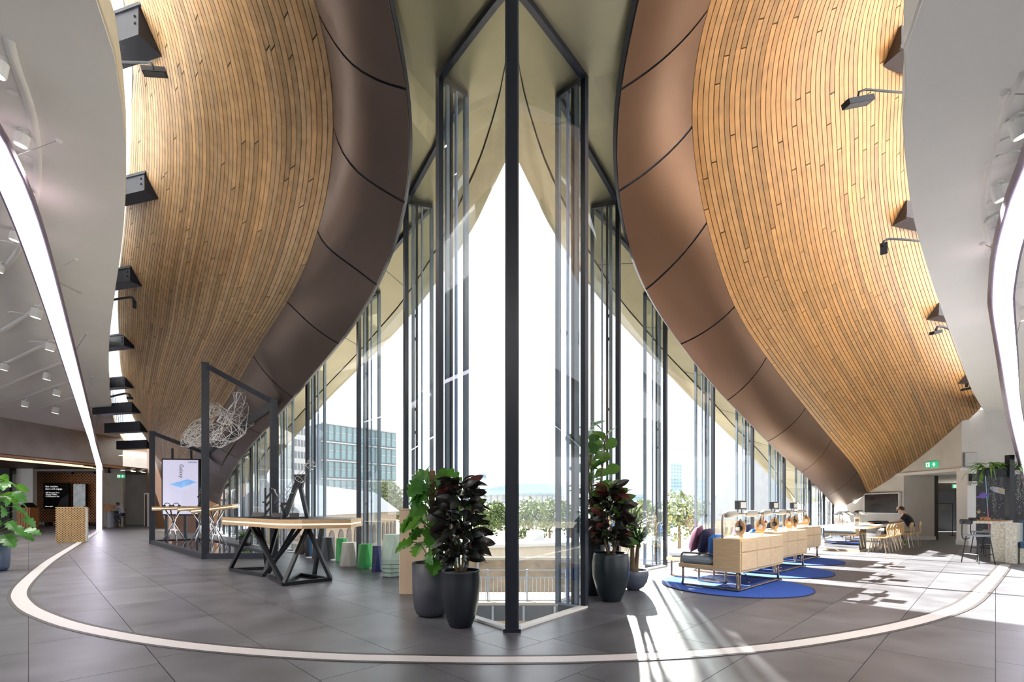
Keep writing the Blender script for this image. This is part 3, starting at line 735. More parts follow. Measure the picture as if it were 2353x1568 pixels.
# long slate roofed brick range with arches
A, B = P(690,1165,40), P(911,1165,84); A.z = B.z = 0
d = (B-A).normalized(); L = (B-A).length; rz = math.atan2(d.y, d.x); n = V((-d.y, d.x, 0))
t = thing('brick_range', (A.x,A.y,0), rz, label='long brick range with slate roof and a row of round arches', cat='building')
MB().box((L/2, 2.8, (GZ+0.5)/2), (L, 5.6, 0.5-GZ)).build('wall','brick_pale',t)
MB().add([(-0.3,-0.5,0.55),(L+0.4,-0.5,0.55),(L+0.4,6.0,0.55),(-0.3,6.0,0.55),(-0.3,2.8,3.7),(L-4,2.8,3.7)], [(0,1,5,4),(1,2,5),(2,3,4,5),(3,0,4),(3,2,1,0)]).build('roof','roof_slate',t)
def arch_poly(w, h): return [(-w/2,0),(w/2,0)] + [(w/2*math.cos(q*PI/8), h-w/2+w/2*math.sin(q*PI/8)) for q in range(9)]
RX = Matrix.Rotation(PI/2, 3, 'X')
ame = MB().prism(arch_poly(1.9,2.6), -0.06, 0.06, M=RX).mesh('arch','arch_dark')
for k in range(int(L/3.1)): o = link('arch', ame, t); o.location = (2+k*3.1, -0.02, -3.6)
# closed parasols by the range
ume = MB().lathe([(0.05,0.0),(0.05,1.0),(0.42,1.05),(0.32,1.9),(0.06,3.0),(0.0,3.05)], 10)
for px, py in ((893,52),(907,56),(923,50),(938,56)):
    q = P(px,1165,py); t = thing('parasol', (q.x,q.y,GZ), label='closed navy parasol standing by the brick range', cat='parasol', group='closed parasols in the yard')
    MB().tube([(0,0,0),(0,0,4.2)],0.05,6).build('pole','galv',t); MB().lathe([(0.42,2.4),(0.34,3.4),(0.08,4.7),(0,4.75)],10).build('canopy','umbrella_navy',t)
# sports-hall dome
q = P(1180,1165,240)
t = thing('domed_hall', (q.x,q.y,0), label='low wide hall with a pale blue curved roof beyond the trees', cat='building')
prof = [(25.5,6.5),(25.8,9.0),(24.5,11.0),(21,13.0),(15,14.8),(8,15.9),(0,16.2)]
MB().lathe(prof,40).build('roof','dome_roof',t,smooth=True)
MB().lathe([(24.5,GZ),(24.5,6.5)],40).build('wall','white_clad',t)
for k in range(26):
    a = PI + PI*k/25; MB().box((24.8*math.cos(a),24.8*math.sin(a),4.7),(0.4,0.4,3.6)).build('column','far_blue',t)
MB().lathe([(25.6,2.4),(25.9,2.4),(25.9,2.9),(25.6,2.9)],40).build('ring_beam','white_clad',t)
# distant blocks
def far_block(px0, px1, py, Y, m, label, rows, colsn, name='tower_block'):
    a, b = P(px0,1165,Y), P(px1,1165,Y+6); z1 = P(px0,py,Y).z
    t, L, sg = face_block(name, label, 'building', a, b, GZ, z1, L_or(a,b), m)
    wm = MB().box((0,0,0),(L/colsn*0.6,0.2,(z1-GZ)/rows*0.45)).mesh('window','office_glass')
    for r in range(rows):
        for k in range(colsn): o = link('window', wm, t); o.location = (L*(k+0.5)/colsn, -0.05*sg, z1-(r+0.7)*(z1-GZ)/rows)
def L_or(a, b): return max(4.0, (b-a).length*0.7)
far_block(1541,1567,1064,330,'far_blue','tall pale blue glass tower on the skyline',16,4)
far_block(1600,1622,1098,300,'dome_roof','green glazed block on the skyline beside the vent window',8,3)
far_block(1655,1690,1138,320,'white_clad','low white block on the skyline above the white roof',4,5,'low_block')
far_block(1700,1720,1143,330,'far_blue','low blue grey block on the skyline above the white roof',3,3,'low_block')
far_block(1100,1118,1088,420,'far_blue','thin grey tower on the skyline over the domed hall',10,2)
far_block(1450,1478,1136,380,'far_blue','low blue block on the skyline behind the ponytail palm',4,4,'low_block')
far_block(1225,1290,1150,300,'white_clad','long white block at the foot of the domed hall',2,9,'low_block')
# the white roofed building across the yard (other side)
A, B = P(1634,1165,38), P(1905,1165,60)
t = thing('white_roof_building', (0,0,0), label='pale building with a bright sloping roof across the yard', cat='building')
a0, b0 = V((A.x,A.y,0.2)), V((B.x,B.y,0.2)); up = V((4.0,9,7.0))
MB().add([a0+V((-1,0,0)),b0,b0+up,a0+up+V((4,0,0)), a0+V((-1,0,-0.3)),b0+V((0,0,-0.3)),b0+up+V((0,0,-0.3)),a0+up+V((4,0,-0.3))],[(0,1,2,3),(7,6,5,4),(0,4,5,1),(1,5,6,2),(2,6,7,3),(3,7,4,0)]).build('roof','roof_slate',t)
m = MB(); quadwall(m,[a0+V((0,0.6,-7.2)),b0+V((0,0.6,-7.2)),b0+V((0,0.6,0)),a0+V((0,0.6,0))],(2,6,0)); m.build('wall','limestone',t)
ame2 = MB().prism(arch_poly(1.6,2.6), -0.3, 0.3, M=RX@Matrix.Rotation(math.atan2((b0-a0).y,(b0-a0).x),3,'Y')).mesh('arch','arch_dark')
for k in range(7): o = link('arch', ame2, t); o.location = a0.lerp(b0,(k+0.5)/7)+V((0,0.5,-6))
# viaduct with arches in the middle of the yard
A, B = P(1070,1165,38), P(1470,1165,44)
t, L, sg = face_block('viaduct', 'bright stone viaduct with shallow round arches below the trees', 'viaduct', A, B, GZ, -1.9, 8, 'limestone')
ame3 = MB().prism(arch_poly(2.0,1.9), -0.08, 0.08, M=RX).mesh('arch','arch_dark')
cme = MB().box((0,0,0),(2.6,0.3,0.25)).mesh('coping','white_clad')
for k in range(int(L/2.3)):
    o = link('arch', ame3, t); o.location = (1.2+k*2.3, -sg*0.03, -5.0)
MB().box((L/2,-sg*0.1,-1.8),(L,0.5,0.25)).build('coping','white_clad',t)
for k in range(3): MB().box((1.5+k*2.7,sg*2,-1.2),(1.3,0.8,0.9)).build('parapet_box','white_clad',t)
# retaining wall, footbridge with railing
A, B = P(1060,1165,23), P(1400,1165,23)
t, L, sg = face_block('retaining_wall', 'yellowish stone wall with steel posts behind the railing', 'wall', A, B, GZ, -1.15, 1.0, 'brick_pale')
for k in range(4): MB().box((0.8+k*1.9,-sg*0.1,-1.6),(0.1,0.15,1.3)).build('post','galv',t)
MB().box((L/2,-sg*0.1,-1.1),(L,0.3,0.12)).build('coping','limestone',t)
A, B = P(1030,1165,13.5), P(1420,1165,13.5)
t = thing('railing', (A.x,A.y,0), label='galvanised steel railing along the footbridge below the window', cat='railing'); L = B.x-A.x
for z in (-0.42,-0.62,-1.27): MB().tube([(0,0,z),(L,0,z)],0.018,6).build('rail','galv',t)
bme = MB().tube([(0,0,-1.27),(0,0,-0.62)],0.009,5).mesh('baluster','galv')
for k in range(int(L/0.11)): o = link('baluster', bme, t); o.location = (0.05+k*0.11,0,0)
pme = MB().box((0,0,-0.9),(0.05,0.05,1.0)).mesh('post','galv')
for k in range(int(L/1.1)+1): o = link('post', pme, t); o.location = (k*1.1,0,0)
t = thing('footbridge', (A.x,A.y,0), label='grey steel footbridge girder under the railing', cat='bridge')
MB().box((L/2,0.6,-1.33),(L,1.6,0.08)).build('deck','limestone',t); MB().box((L/2,-0.15,-1.58),(L,0.12,0.42)).build('girder','grey_dark',t); MB().box((L/2,1.4,-1.58),(L,0.12,0.42)).build('girder','grey_dark',t)
for k in range(6): MB().box((0.4+k*0.85,-0.2,-1.58),(0.06,0.1,0.42)).build('stiffener','galv',t)
t = thing('scaffold', (A.x,A.y-2.2,0), label='tangle of steel props and timber below the footbridge', cat='scaffold')
rr = random.Random(5)
for k in range(16): x = rr.uniform(0.6,L-0.6); MB().tube([(x,rr.uniform(-1,1),GZ),(x+rr.uniform(-1.2,1.2),rr.uniform(-1,1),-1.9)],0.03,5).build('prop','galv',t)
for k in range(6): MB().box((0.8+k*0.8,0.6,-3.0-rr.random()),(0.7,0.2,1.4)).build('timber_board','brick_pale',t)

def far_tree(px, py_top, py_bot, Y, w_px, m, seed, label):
    rr = random.Random(seed); top, bot = P(px,py_top,Y), P(px,py_bot,Y); wd = w_px*Y/F; bot = P(px,py_bot+18,Y); wd *= 1.5; c = (top+bot)/2; h = (top.z-bot.z)
    t = thing('tree', (c.x,c.y,GZ), label=label, cat='tree', group='trees beyond the yard')
    MB().tube([(0,0,0),(0.1,0,max(1.0,bot.z-GZ)),(0,0.1,c.z-GZ)],[0.3,0.22,0.1],6).build('trunk','bark',t)
    mm = MB(); blobs = [(V((rr.uniform(-.36,.36)*wd, rr.uniform(-.3,.3)*wd, c.z-GZ+rr.uniform(-.28,.32)*h)), rr.uniform(.22,.34)*min(wd,h)) for _ in range(12)]
    for p, r in blobs:
        for _ in range(110):
            dd = V((rr.gauss(0,1),rr.gauss(0,1),rr.gauss(0,1))).normalized()*r*rr.uniform(.7,1.1)
            s = r*0.16; u = V((rr.gauss(0,1),rr.gauss(0,1),rr.gauss(0,1))).normalized()*s; v = V((rr.gauss(0,1),rr.gauss(0,1),rr.gauss(0,1))).normalized()*s
            mm.add([p+dd-u,p+dd-v,p+dd+u,p+dd+v],[(0,1,2,3)])
    mm.build('foliage', m, t)
lab = 'round leafy tree standing '
for i, a in enumerate([(885,1096,1165,104,44,1,'behind the end of the slate roof'),(925,1130,1180,104,40,1,'beside the end of the slate roof'),(1112,1150,1222,75,44,0,'under the domed hall behind the croton'),(1150,1146,1220,78,46,0,'under the middle of the domed hall'),(1215,1148,1222,74,52,0,'under the domed hall beside the corner mullion'),(1262,1150,1224,76,46,0,'under the end of the domed hall'),(1310,1148,1220,80,46,0,'under the fiddle leaf fig window'),
      (1400,1150,1220,80,50,0,'behind the tall planter'),(1455,1140,1225,70,54,1,'behind the ponytail palm'),(1505,1145,1225,72,48,1,'in front of the glass tower'),(1560,1140,1222,66,60,1,'below the glass tower'),(1606,1150,1220,70,44,0,'below the green glazed block'),(1660,1156,1205,80,60,1,'beside the bright sloping roof')]):
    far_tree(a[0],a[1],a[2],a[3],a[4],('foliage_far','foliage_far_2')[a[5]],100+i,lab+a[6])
# ------------------------------------------------------------------ steel fins, gooseneck lamps, ceiling fittings
def find_uv(S, px, py, vmin=0.3):
    best = None
    for i in range(25, 150):
        for k in range(20):
            p = S(i/149, vmin+(1-vmin)*k/19)
            if p.y < 2: continue
            d = (CX+F*p.x/p.y-px)**2 + (HY-F*(p.z-EYE)/p.y-py)**2
            if best is None or d < best[0]: best = (d, p)
    return best[1]
FT = 'dark steel fin between the white ceiling and the boards, '
lt = ['largest, above the gooseneck lamp','second, above the smooth boards','just above a thin lamp arm','over the first frosted skylight','between two frosted skylights','beside the small lamp arm','low, near the tip of the light ribbon','lowest, near the black portal frame']
for (px,py,w,h),l in zip(((352,70,0.36,0.46),(342,425,0.28,0.36),(308,640,0.28,0.36),(294,785,0.3,0.38),(296,878,0.32,0.40),(314,938,0.4,0.45),(330,982,0.4,0.5),(345,1022,0.4,0.5)), lt):
    p = find_uv(SL, px, py); d = V((-1,0.28,0)).normalized()
    t = thing('steel_fin', p, label=FT+l, cat='steel fin', kind='structure'); a, b = d*0.0, d*2.4
    MB().bar(a, b, w, h).build('web', 'steel_dark', t)
    MB().bar(a+V((0,-w/2-0.01,h/2-0.03)), b+V((0,-w/2-0.01,h/2-0.03)), 0.03, 0.05).build('flange', 'steel_dark', t)
    for k in range(2): MB().ball(d*0.12+V((0,-w/2-0.01,-0.05+0.1*k)),0.02,6,4).build('bolt','steel_dark',t)
rt = ['largest, beside the top lamp','second, over the golden boards','third, above a small lamp','smallest, near the concrete wall']
mat('fin_brown', (0.07,0.06,0.065), 0.45, metal=0.2)
for (px,py,w,h),l in zip(((2030,110,0.30,0.38),(2066,482,0.28,0.34),(2134,716,0.28,0.32),(2210,870,0.3,0.32)), rt):
    p = find_uv(SR, px, py); d = V((1,0.28,0)).normalized()
    t = thing('steel_fin', p, label='brown black steel fin between golden boards and white ceiling, '+l, cat='steel fin', kind='structure'); a, b = d*0.05, d*3.0
    MB().bar(a, b, w, h).build('web', 'fin_brown', t)
    MB().bar(a+V((0,-w/2-0.01,-h/2+0.03)), b+V((0,-w/2-0.01,-h/2+0.03)), 0.03, 0.05).build('flange', 'fin_brown', t)
def gooseneck(pts, head, hw, hh, label, Y):
    pp = [P(x,y,Y+dy) for x,y,dy in pts]; o = pp[0].copy()
    t = thing('gooseneck_lamp', o, label=label, cat='lamp', group='gooseneck lamps on the vault edges')
    MB().tube([p-o for p in spline(pp, 14)], 0.018*Y/8, 7).build('arm', 'steel_dark', t, smooth=True)
    a, b = P(head[0],head[1],Y)-o, P(head[2],head[3],Y+0.1)-o
    MB().bar(a, b, hw, hh).build('lamp_head', 'black_satin', t); 
    n = (b-a).normalized(); MB().bar(a+n*0.02-V((0,0,hw*0.0+0.5*hh+0.004)), b-n*0.02-V((0,0,0.5*hh+0.004)), hw*0.8, 0.006).build('lens', 'grey_dark', t)
gooseneck([(235,141,0.3),(300,143,0.1),(342,144,0),(350,149,0),(353,160,0)], (327,163,383,167), 0.12, 0.07, 'black gooseneck lamp under the largest steel fin, pointing at the boards', 7.0)
gooseneck([(250,691,0.3),(285,685,0.1),(303,684,0),(308,690,0),(309,698,0)], (309,694,309,706), 0.08, 0.09, 'thin gooseneck lamp with a small round head below the third steel fin', 11.5)
gooseneck([(255,912,0.3),(285,905,0.1),(296,906,0),(299,913,0)], (291,915,306,916), 0.12, 0.08, 'small gooseneck lamp between two frosted skylights', 17.5)
gooseneck([(2110,215,0.3),(2040,210,0.1),(1990,206,0),(1975,210,0),(1971,227,0)], (1943,240,2000,229), 0.12, 0.07, 'black gooseneck lamp with a long flat head over the golden boards', 6.4)
gooseneck([(2120,555,0.3),(2080,551,0.1),(2040,550,0),(2030,556,0),(2028,566,0)], (2031,562,2031,580), 0.10, 0.10, 'gooseneck lamp with a short turned head over the golden boards', 8.0)
gooseneck([(2185,758,0.3),(2165,751,0.1),(2154,752,0),(2150,762,0)], (2141,766,2160,762), 0.1, 0.06, 'small gooseneck lamp under the third brown fin', 10.5)
gooseneck([(2236,872,0.3),(2226,877,0.1),(2222,882,0),(2221,890,0)], (2212,896,2230,892), 0.1, 0.06, 'tiny gooseneck lamp where the vault nears the concrete wall', 14.0)

def groove(parent, pts, z, r=0.05):
    c = spline([PZ(x,y,z) for x,y in pts], 40); MB().tube([V((p.x,p.y,z+r*0.35)) for p in c], r, 8).build('groove_moulding', 'plaster', parent, smooth=True)
groove(CEL, [(20,90),(35,150),(58,213),(74,269),(84,332),(86,389),(82,448),(56,536),(35,585),(0,627),(-60,690)], ZL)
for l in ([(0,763),(50,733),(107,696)], [(-20,850),(24,830),(131,779)], [(0,892),(70,862),(146,831)], [(0,931),(70,908),(158,876)], [(60,948),(120,930),(170,912)]): groove(CEL, l, ZL, 0.07)
groove(CER, [(2353,163),(2312,249),(2287,335),(2268,408),(2261,460),(2261,510),(2273,580),(2287,622),(2320,680),(2353,715)], ZR, 0.03)
def spot(px, py, z, s, label, power=0):
    q = PZ(px,py,z)
    t = thing('ceiling_spotlight', V((q.x,q.y,z)), label=label, cat='spotlight', group='white ceiling spotlights')
    MB().lathe([(0.05*s,0),(0.05*s,-0.02*s),(0.015*s,-0.02*s),(0.015*s,-0.07*s),(0,-0.07*s)][::-1],14).build('mount','white_plastic',t,smooth=False)
    R = Matrix.Rotation(0.22,3,'Y') if px < 1000 else Matrix.Rotation(-0.3,3,'Y')
    m = MB().lathe([(0.0,-0.20*s),(0.068*s,-0.20*s),(0.075*s,-0.19*s),(0.075*s,-0.06*s),(0.05*s,-0.045*s),(0.0,-0.045*s)],18); m.v = [R@v for v in m.v]; m.build('housing','white_plastic',t)
    m = MB().lathe([(0.0,-0.203*s),(0.06*s,-0.203*s),(0.06*s,-0.199*s),(0,-0.199*s)],18); m.v = [R@v for v in m.v]; m.build('lens','lamp_face',t)
    if power:
        ld = bpy.data.lights.new('spot_beam','SPOT'); ld.energy = power; ld.spot_size = math.radians(110); ld.spot_blend = 0.8; ld.shadow_soft_size = 0.08; ld.color = (1,0.93,0.84)
        lo = bpy.data.objects.new('spot_beam', ld); COL.objects.link(lo); lo.parent = t; lo.location = (0,0,-0.25*s)
PWR = 300
for px,py,s,l in ((2,128,1.5,'flaring at the edge of the groove'),(55,300,1.4,'above the round speaker in the groove'),(68,432,1.4,'beside the bend of the light ribbon'),(38,527,1.4,'below the light ribbon in the curved groove'),(2,603,1.4,'at the end of the curved groove'),(88,703,1.6,'beside the first suspension wire bend'),(13,831,1.6,'at the outer end of the second straight track'),(119,783,1.6,'near the light ribbon on the second straight track'),(112,852,1.8,'alone on the third straight track'),(134,890,1.9,'near the ribbon on the fourth straight track'),(60,917,1.9,'outer one on the fourth straight track'),(131,931,2.2,'on the last short track near the bulkhead')):
    spot(px,py,ZL,s*(0.66 if py < 650 else 0.85),'white cylinder spotlight '+l, PWR)
for px,py,s,l in ((2336,266,1.3,'where the suspension wire crosses the groove'),(2292,420,1.3,'between speaker and black downlight'),(2287,562,1.4,'beside the light ribbon bend'),(2350,705,1.6,'beyond the light ribbon')):
    spot(px,py,ZR,s*0.7,'white cylinder spotlight over the counter side, '+l, PWR)
def disc(px, py, z, r, m, name, label, cat, ringm=None):
    q = PZ(px,py,z); t = thing(name, V((q.x,q.y,z)), label=label, cat=cat)
    MB().lathe([(0,-0.012),(r,-0.012),(r,0.0)],28).build('face', m, t)
    MB().lathe([(r,-0.016),(r*1.1,-0.014),(r*1.12,0.0),(r,0.0)],28).build('rim', ringm or 'white_plastic', t)
for a in ((57,338,ZL,0.13,'grille','ceiling_speaker','round grey speaker in the curved groove'),(20,562,ZL,0.13,'grille','ceiling_speaker','round speaker low in the curved groove'),(92,790,ZL,0.2,'grille','ceiling_speaker','round speaker beside the second straight track'),(2303,368,ZR,0.12,'grille','ceiling_speaker','round grey speaker between black downlights'),(2330,287,ZR,0.12,'grille','ceiling_speaker','round speaker beside the crossing wire')): disc(*a, 'speaker')
for a in ((43,723,ZL,0.16,'black','downlight','black round downlight by the first straight track'),(76,942,ZL,0.3,'black','downlight','black round downlight near the bulkhead'),(110,895,ZL,0.14,'black','downlight','small black dome camera on the fourth track'),(2314,331,ZR,0.11,'black','downlight','black round downlight above the grey speaker'),(2287,468,ZR,0.11,'black','downlight','black round downlight above the white box'),(2291,573,ZR,0.11,'black','downlight','black round downlight beside the ribbon bend'),(2331,658,ZR,0.13,'black','downlight','black round downlight beyond the ribbon'),(62,362,ZL,0.07,'black','dome_camera','small white dome camera beside the round speaker'),(29,211,ZL,0.04,'wire','sprinkler','small sprinkler rose at the top of the groove'),(2286,523,ZR,0.03,'wire','sprinkler','small sprinkler rose under the white box')): disc(*a, 'downlight' if a[5]=='downlight' else ('camera' if a[5]=='dome_camera' else 'sprinkler'))
q = PZ(2286,499,ZR); MB().rbox((q.x,q.y,ZR-0.03),(0.14,0.14,0.06),0.01).build('detector_box','white_plastic',label='white square detector box between black downlights',cat='detector')
q = PZ(89,788,ZL)
def wire(px, py, z, C, label):
    a = PZ(px,py,z); c = min(C, key=lambda p: (p.xy-a.xy).length + abs(p.y-a.y)*0.6)
    t = thing('suspension_wire', V((a.x,a.y,z)), label=label, cat='wire', group='wires holding the light ribbons')
    MB().tube([(0,0,0), c+V((0,0,0.17))-V((a.x,a.y,z))], 0.004*max(1,a.y/6), 5).build('cable','wire',t)
    MB().lathe([(0,-0.03),(0.02,-0.03),(0.035,-0.012),(0.035,0)],10).build('ceiling_cup','white_plastic',t)
for px,py,l in ((135,322,'nearest the curved groove'),(175,595,'beside the small air slot'),(200,765,'above the second straight track'),(213,865,'above the fourth track'),(228,945,'shortest, near the bulkhead')): wire(px,py,ZL,LC,'thin steel wire holding the long light ribbon, '+l)
for px,py,l in ((2307,215,'crossing the spotlight groove'),(2257,559,'beside the curved groove'),(2347,730,'at the lower bend')): wire(px,py,ZR,RC,'thin steel wire holding the short light ribbon, '+l)
q = PZ(140,650,ZL); MB().box((q.x,q.y,ZL-0.005),(0.06,0.9,0.02)).build('air_slot','grille',label='narrow air slot in the ceiling beside the light ribbon',cat='vent')
# ------------------------------------------------------------------ demo side: kiosk, lattice wall, portal frame, tables, stools
mat('lattice_gold', (0.50,0.34,0.16), 0.5, var=0.15, scale=20); mat('lattice_wood', (0.55,0.24,0.09), 0.5, var=0.2, scale=10); mat('screen_black', (0.02,0.02,0.024), 0.2); mat('text_white', (0.9,0.9,0.9), 0.5, emit=(1,1,1), es=0.35)
mat('screen_lilac', (0.4,0.39,0.5), 0.4, emit=(0.78,0.76,0.97), es=0.27, var=0.02); mat('text_black', (0.02,0.02,0.03), 0.5); mat('phone_blue', (0.25,0.5,0.95), 0.4, emit=(0.25,0.5,0.95), es=0.25, var=0.3, scale=4); mat('phone_pale', (0.7,0.72,0.9), 0.4, emit=(0.62,0.64,0.9), es=0.25, var=0.15, scale=4)
mat('oak_edge', (0.52,0.34,0.18), 0.45, var=0.15, scale=12, stretch=(1,1,8)); mat('oak_dark', (0.33,0.19,0.10), 0.45, var=0.2, scale=8); mat('glossy_base', (0.25,0.25,0.27), 0.06, metal=0.9, var=0.0)
def slats(w, h, sp, th, y, both=True):
    """diagonal slats clipped to a w x h rectangle (local x, z), centred on x = 0, standing on z = 0"""
    m = MB()
    for sgn in ((1,-1) if both else (1,)):
        k = -h
        while k < w+h:
            pts = []
            x0 = -w/2+k
            # line x = x0 + sgn*(z)
            t0, t1 = 0.0, h
            if sgn > 0: lo, hi = max(0, -w/2-x0), min(h, w/2-x0)
            else: lo, hi = max(0, x0-w/2), min(h, x0+w/2)
            if hi-lo > 0.02: m.bar((x0+sgn*lo, y+(0.012 if sgn<0 else 0), lo), (x0+sgn*hi, y+(0.012 if sgn<0 else 0), hi), th, 0.014, (0,1,0))
            k += sp
    return m
# kiosk
q = G(158,1247); t = thing('kiosk', (q.x-0.1,q.y+0.25,0), 0.62, label='gold lattice clad kiosk box standing by the white floor band', cat='kiosk')
MB().box((0,0,0.66),(0.84,0.5,1.28)).build('body','wood_dark',t)
slats(0.86,1.3,0.085,0.03,-0.265,True).build('lattice','lattice_gold',t,kind='stuff')
MB().box((0.43,0,0.66),(0.025,0.54,1.3)).build('end_panel','white_paint',t)
MB().box((0,0,1.32),(0.88,0.56,0.03)).build('top','lattice_gold',t); MB().box((0.38,0.05,1.36),(0.06,0.3,0.05)).build('device','black',t)
# lattice wall with two screens
a, b = P(77,1207,35.0), P(222,1207,35.0); w = b.x-a.x; cx = (a.x+b.x)/2
t = thing('lattice_screen_wall', (cx,35.0,0), 0, label='tall diagonal timber lattice wall carrying two screens', cat='partition')
MB().box((0,0.15,2.1),(w,0.06,3.7)).build('backing','black',t)
m = slats(w,3.85,0.22,0.07,0.05,True); m.v = [v+V((0,0,0.22)) for v in m.v]; m.build('lattice','lattice_wood',t,kind='stuff')
for x in (-w*0.28,w*0.32): MB().box((x,0.1,0.12),(0.3,0.3,0.24)).build('foot','black',t)
a, b = P(100,1170,34.7), P(158,1110,34.7); cw, ch = b.x-a.x, b.z-a.z
t = thing('wall_screen', ((a.x+b.x)/2,34.75,a.z), label='black screen with white words mounted on the lattice wall', cat='screen')
MB().box((0,0,ch/2),(cw,0.1,ch)).build('panel','screen_black',t)
R = frame_xyz((1,0,0)); 
text_mesh('Get creative,\nshare and engage', ch*0.094, 'text_white', 'lettering', t, (-cw*0.43,-0.055,ch*0.83), R)
text_mesh('-AR Message Tree\n-Galaxy Graffiti\n-CoGalaxytion Bar', ch*0.072, 'text_white', 'lettering', t, (-cw*0.43,-0.055,ch*0.60), R)
text_mesh('#SamsungKX', ch*0.055, 'text_white', 'lettering', t, (-cw*0.43,-0.055,ch*0.08), R)
mat('facet', (0.06,0.06,0.065), 0.4); mat('stone_grey', (0.35,0.37,0.38), 0.5, var=0.6, scale=2.5, emit=(0.3,0.33,0.34), es=0.25)
MB().prism([(cw*0.0,0.02),(cw*0.48,0.02),(cw*0.48,ch*0.55),(cw*0.2,ch*0.4)],-0.003,0.003,M=R,c=(0,-0.053,0)).build('facet_print','facet',t)
a, b = P(168,1170,34.7), P(197,1112,34.7); cw, ch = b.x-a.x, b.z-a.z
t = thing('wall_screen', ((a.x+b.x)/2,34.75,a.z), label='narrow grey screen showing pale stone mounted on the lattice wall', cat='screen')
MB().box((0,0,ch/2),(cw,0.1,ch)).build('panel','black',t); MB().box((0,-0.055,ch/2),(cw*0.94,0.01,ch*0.96)).build('picture','stone_grey',t)
q = P(64,1213,31.5); t = thing('timber_cabinet', (q.x,31.5,0), label='upright brown timber cabinet with a sloped black top', cat='cabinet')
MB().box((0,0,0.65),(0.85,0.6,1.3)).build('body','lattice_wood',t); MB().add([(-0.35,-0.3,1.3),(0.35,-0.3,1.3),(0.4,0.3,1.3),(-0.4,0.3,1.3),(-0.3,0.1,1.62),(0.2,0.1,1.62)],[(0,1,5,4),(1,2,5),(2,3,4,5),(3,0,4),(3,2,1,0)]).build('top','black',t)
for k in range(5): MB().box((-0.34+k*0.17,-0.305,0.65),(0.012,0.012,1.3)).build('joint','wood_dark',t)
# cafe far beyond
MATc = mat('cafe_oak', (0.36,0.18,0.08), 0.5, var=0.15); mat('jean', (0.03,0.045,0.09), 0.8); mat('shirt_blue', (0.35,0.42,0.5), 0.8); mat('skin', (0.55,0.32,0.22), 0.55, var=0.03); mat('skin_dark', (0.16,0.08,0.05), 0.5, var=0.03); mat('hair', (0.02,0.014,0.01), 0.6)
a, b = P(275,1200,44), P(309,1200,44); cx, w = (a.x+b.x)/2, b.x-a.x
t = thing('shelf_unit', (cx,44,0), label='dark timber shelf unit with lit jars and books in the cafe', cat='shelves')
MB().box((0,0.3,2.0),(w,0.1,3.6)).build('back','wood_dark',t)
for z in (0.9,1.35,2.1,2.75): MB().box((0,0,z),(w,0.5,0.06)).build('shelf','cafe_oak',t)
MB().box((0,0,0.45),(w,0.6,0.9)).build('cupboard','cafe_oak',t)
for k,(x,z,m_) in enumerate(((-0.3,2.13,'lamp_face'),(0.2,2.13,'led_warm'),(-0.35,2.78,'chrome'),(0.35,2.78,'led_warm'),(0.1,2.78,'text_white'))):
    q = thing('shelf_jar', (cx+x,43.95,z+0.012), label='small bright jar on the cafe shelf, '+('white, lower shelf','amber, lower shelf','silver, upper shelf','amber, upper shelf','white, upper shelf')[k], cat='jar'); MB().lathe([(0,0),(0.1,0),(0.12,0.1),(0.09,0.2),(0.05,0.22),(0.05,0.28),(0,0.28)],10).build('body',m_,q)
a, b = P(300,1200,46.2), P(324,1200,46.2); m = slats(b.x-a.x,3.2,0.22,0.07,0,False); o = m.build('cafe_lattice','lattice_wood',label='diagonal timber lattice panel beside the cafe shelves',cat='panel'); o.location = ((a.x+b.x)/2,46.4,0)
# door in the end wall
w0, w1 = V((-25.6,33.9,0)), V((-17.7,26.3,0)); dd = (w1-w0).normalized(); nn = V((-dd.y,dd.x,0)); nn = nn if nn.y < 0 else -nn
c0 = w0 + dd*0.75
d = thing('door_1', c0+nn*0.12, math.atan2(dd.y,dd.x), kind='structure', label='dark timber door in a pale frame beside the cafe', cat='door')
MB().box((0,0,1.1),(0.95,0.06,2.2)).build('leaf','wood_dark',d)
for x in (-0.52,0.52): MB().box((x,-0.02,1.14),(0.1,0.1,2.28)).build('frame','white_paint',d)
MB().box((0,-0.02,2.25),(1.14,0.1,0.1)).build('frame','white_paint',d)
def seat_chair(loc, rz, label, m='cafe_oak', group=None, legm='black'):
    t = thing('chair', loc, rz, label=label, cat='chair', group=group)
    MB().prism([(-.2,-.2),(.2,-.2),(.22,0),(.19,.2),(-.19,.2),(-.22,0)],0.44,0.465).build('seat',m,t)
    R = Matrix.Rotation(-1.35,3,'X'); MB().prism([(.2*math.cos(k*PI/8)*1.0,.1*math.sin(k*PI/8)) for k in range(16)],-0.012,0.012,M=R,c=(0,-.22,.74)).build('backrest',m,t)
    for s in (-1,1): MB().tube([(s*.13,-.2,.74),(s*.14,-.235,.6),(s*.14,-.225,.5),(s*.14,-.17,.45),(s*.14,.1,.45)],.014,6).build('back_support',m,t)
    for sx in (-1,1):
        for sy in (-1,1): MB().tube([(sx*.14,sy*.14,.45),(sx*.2,sy*.21,0)],.012,6).build('leg',legm,t)
    return t
q = P(262,1206,33.5)
t = thing('cafe_table', (P(258,1206,31.5).x,31.5,0), label='round brown cafe counter with a grey drum base and raised back', cat='table')
MB().lathe([(0,0),(0.32,0),(0.32,1.05),(0,1.05)],18).build('base','galv',t,smooth=False); MB().lathe([(0,1.05),(0.72,1.05),(0.72,1.2),(0,1.2)],24).build('top','cafe_oak',t)
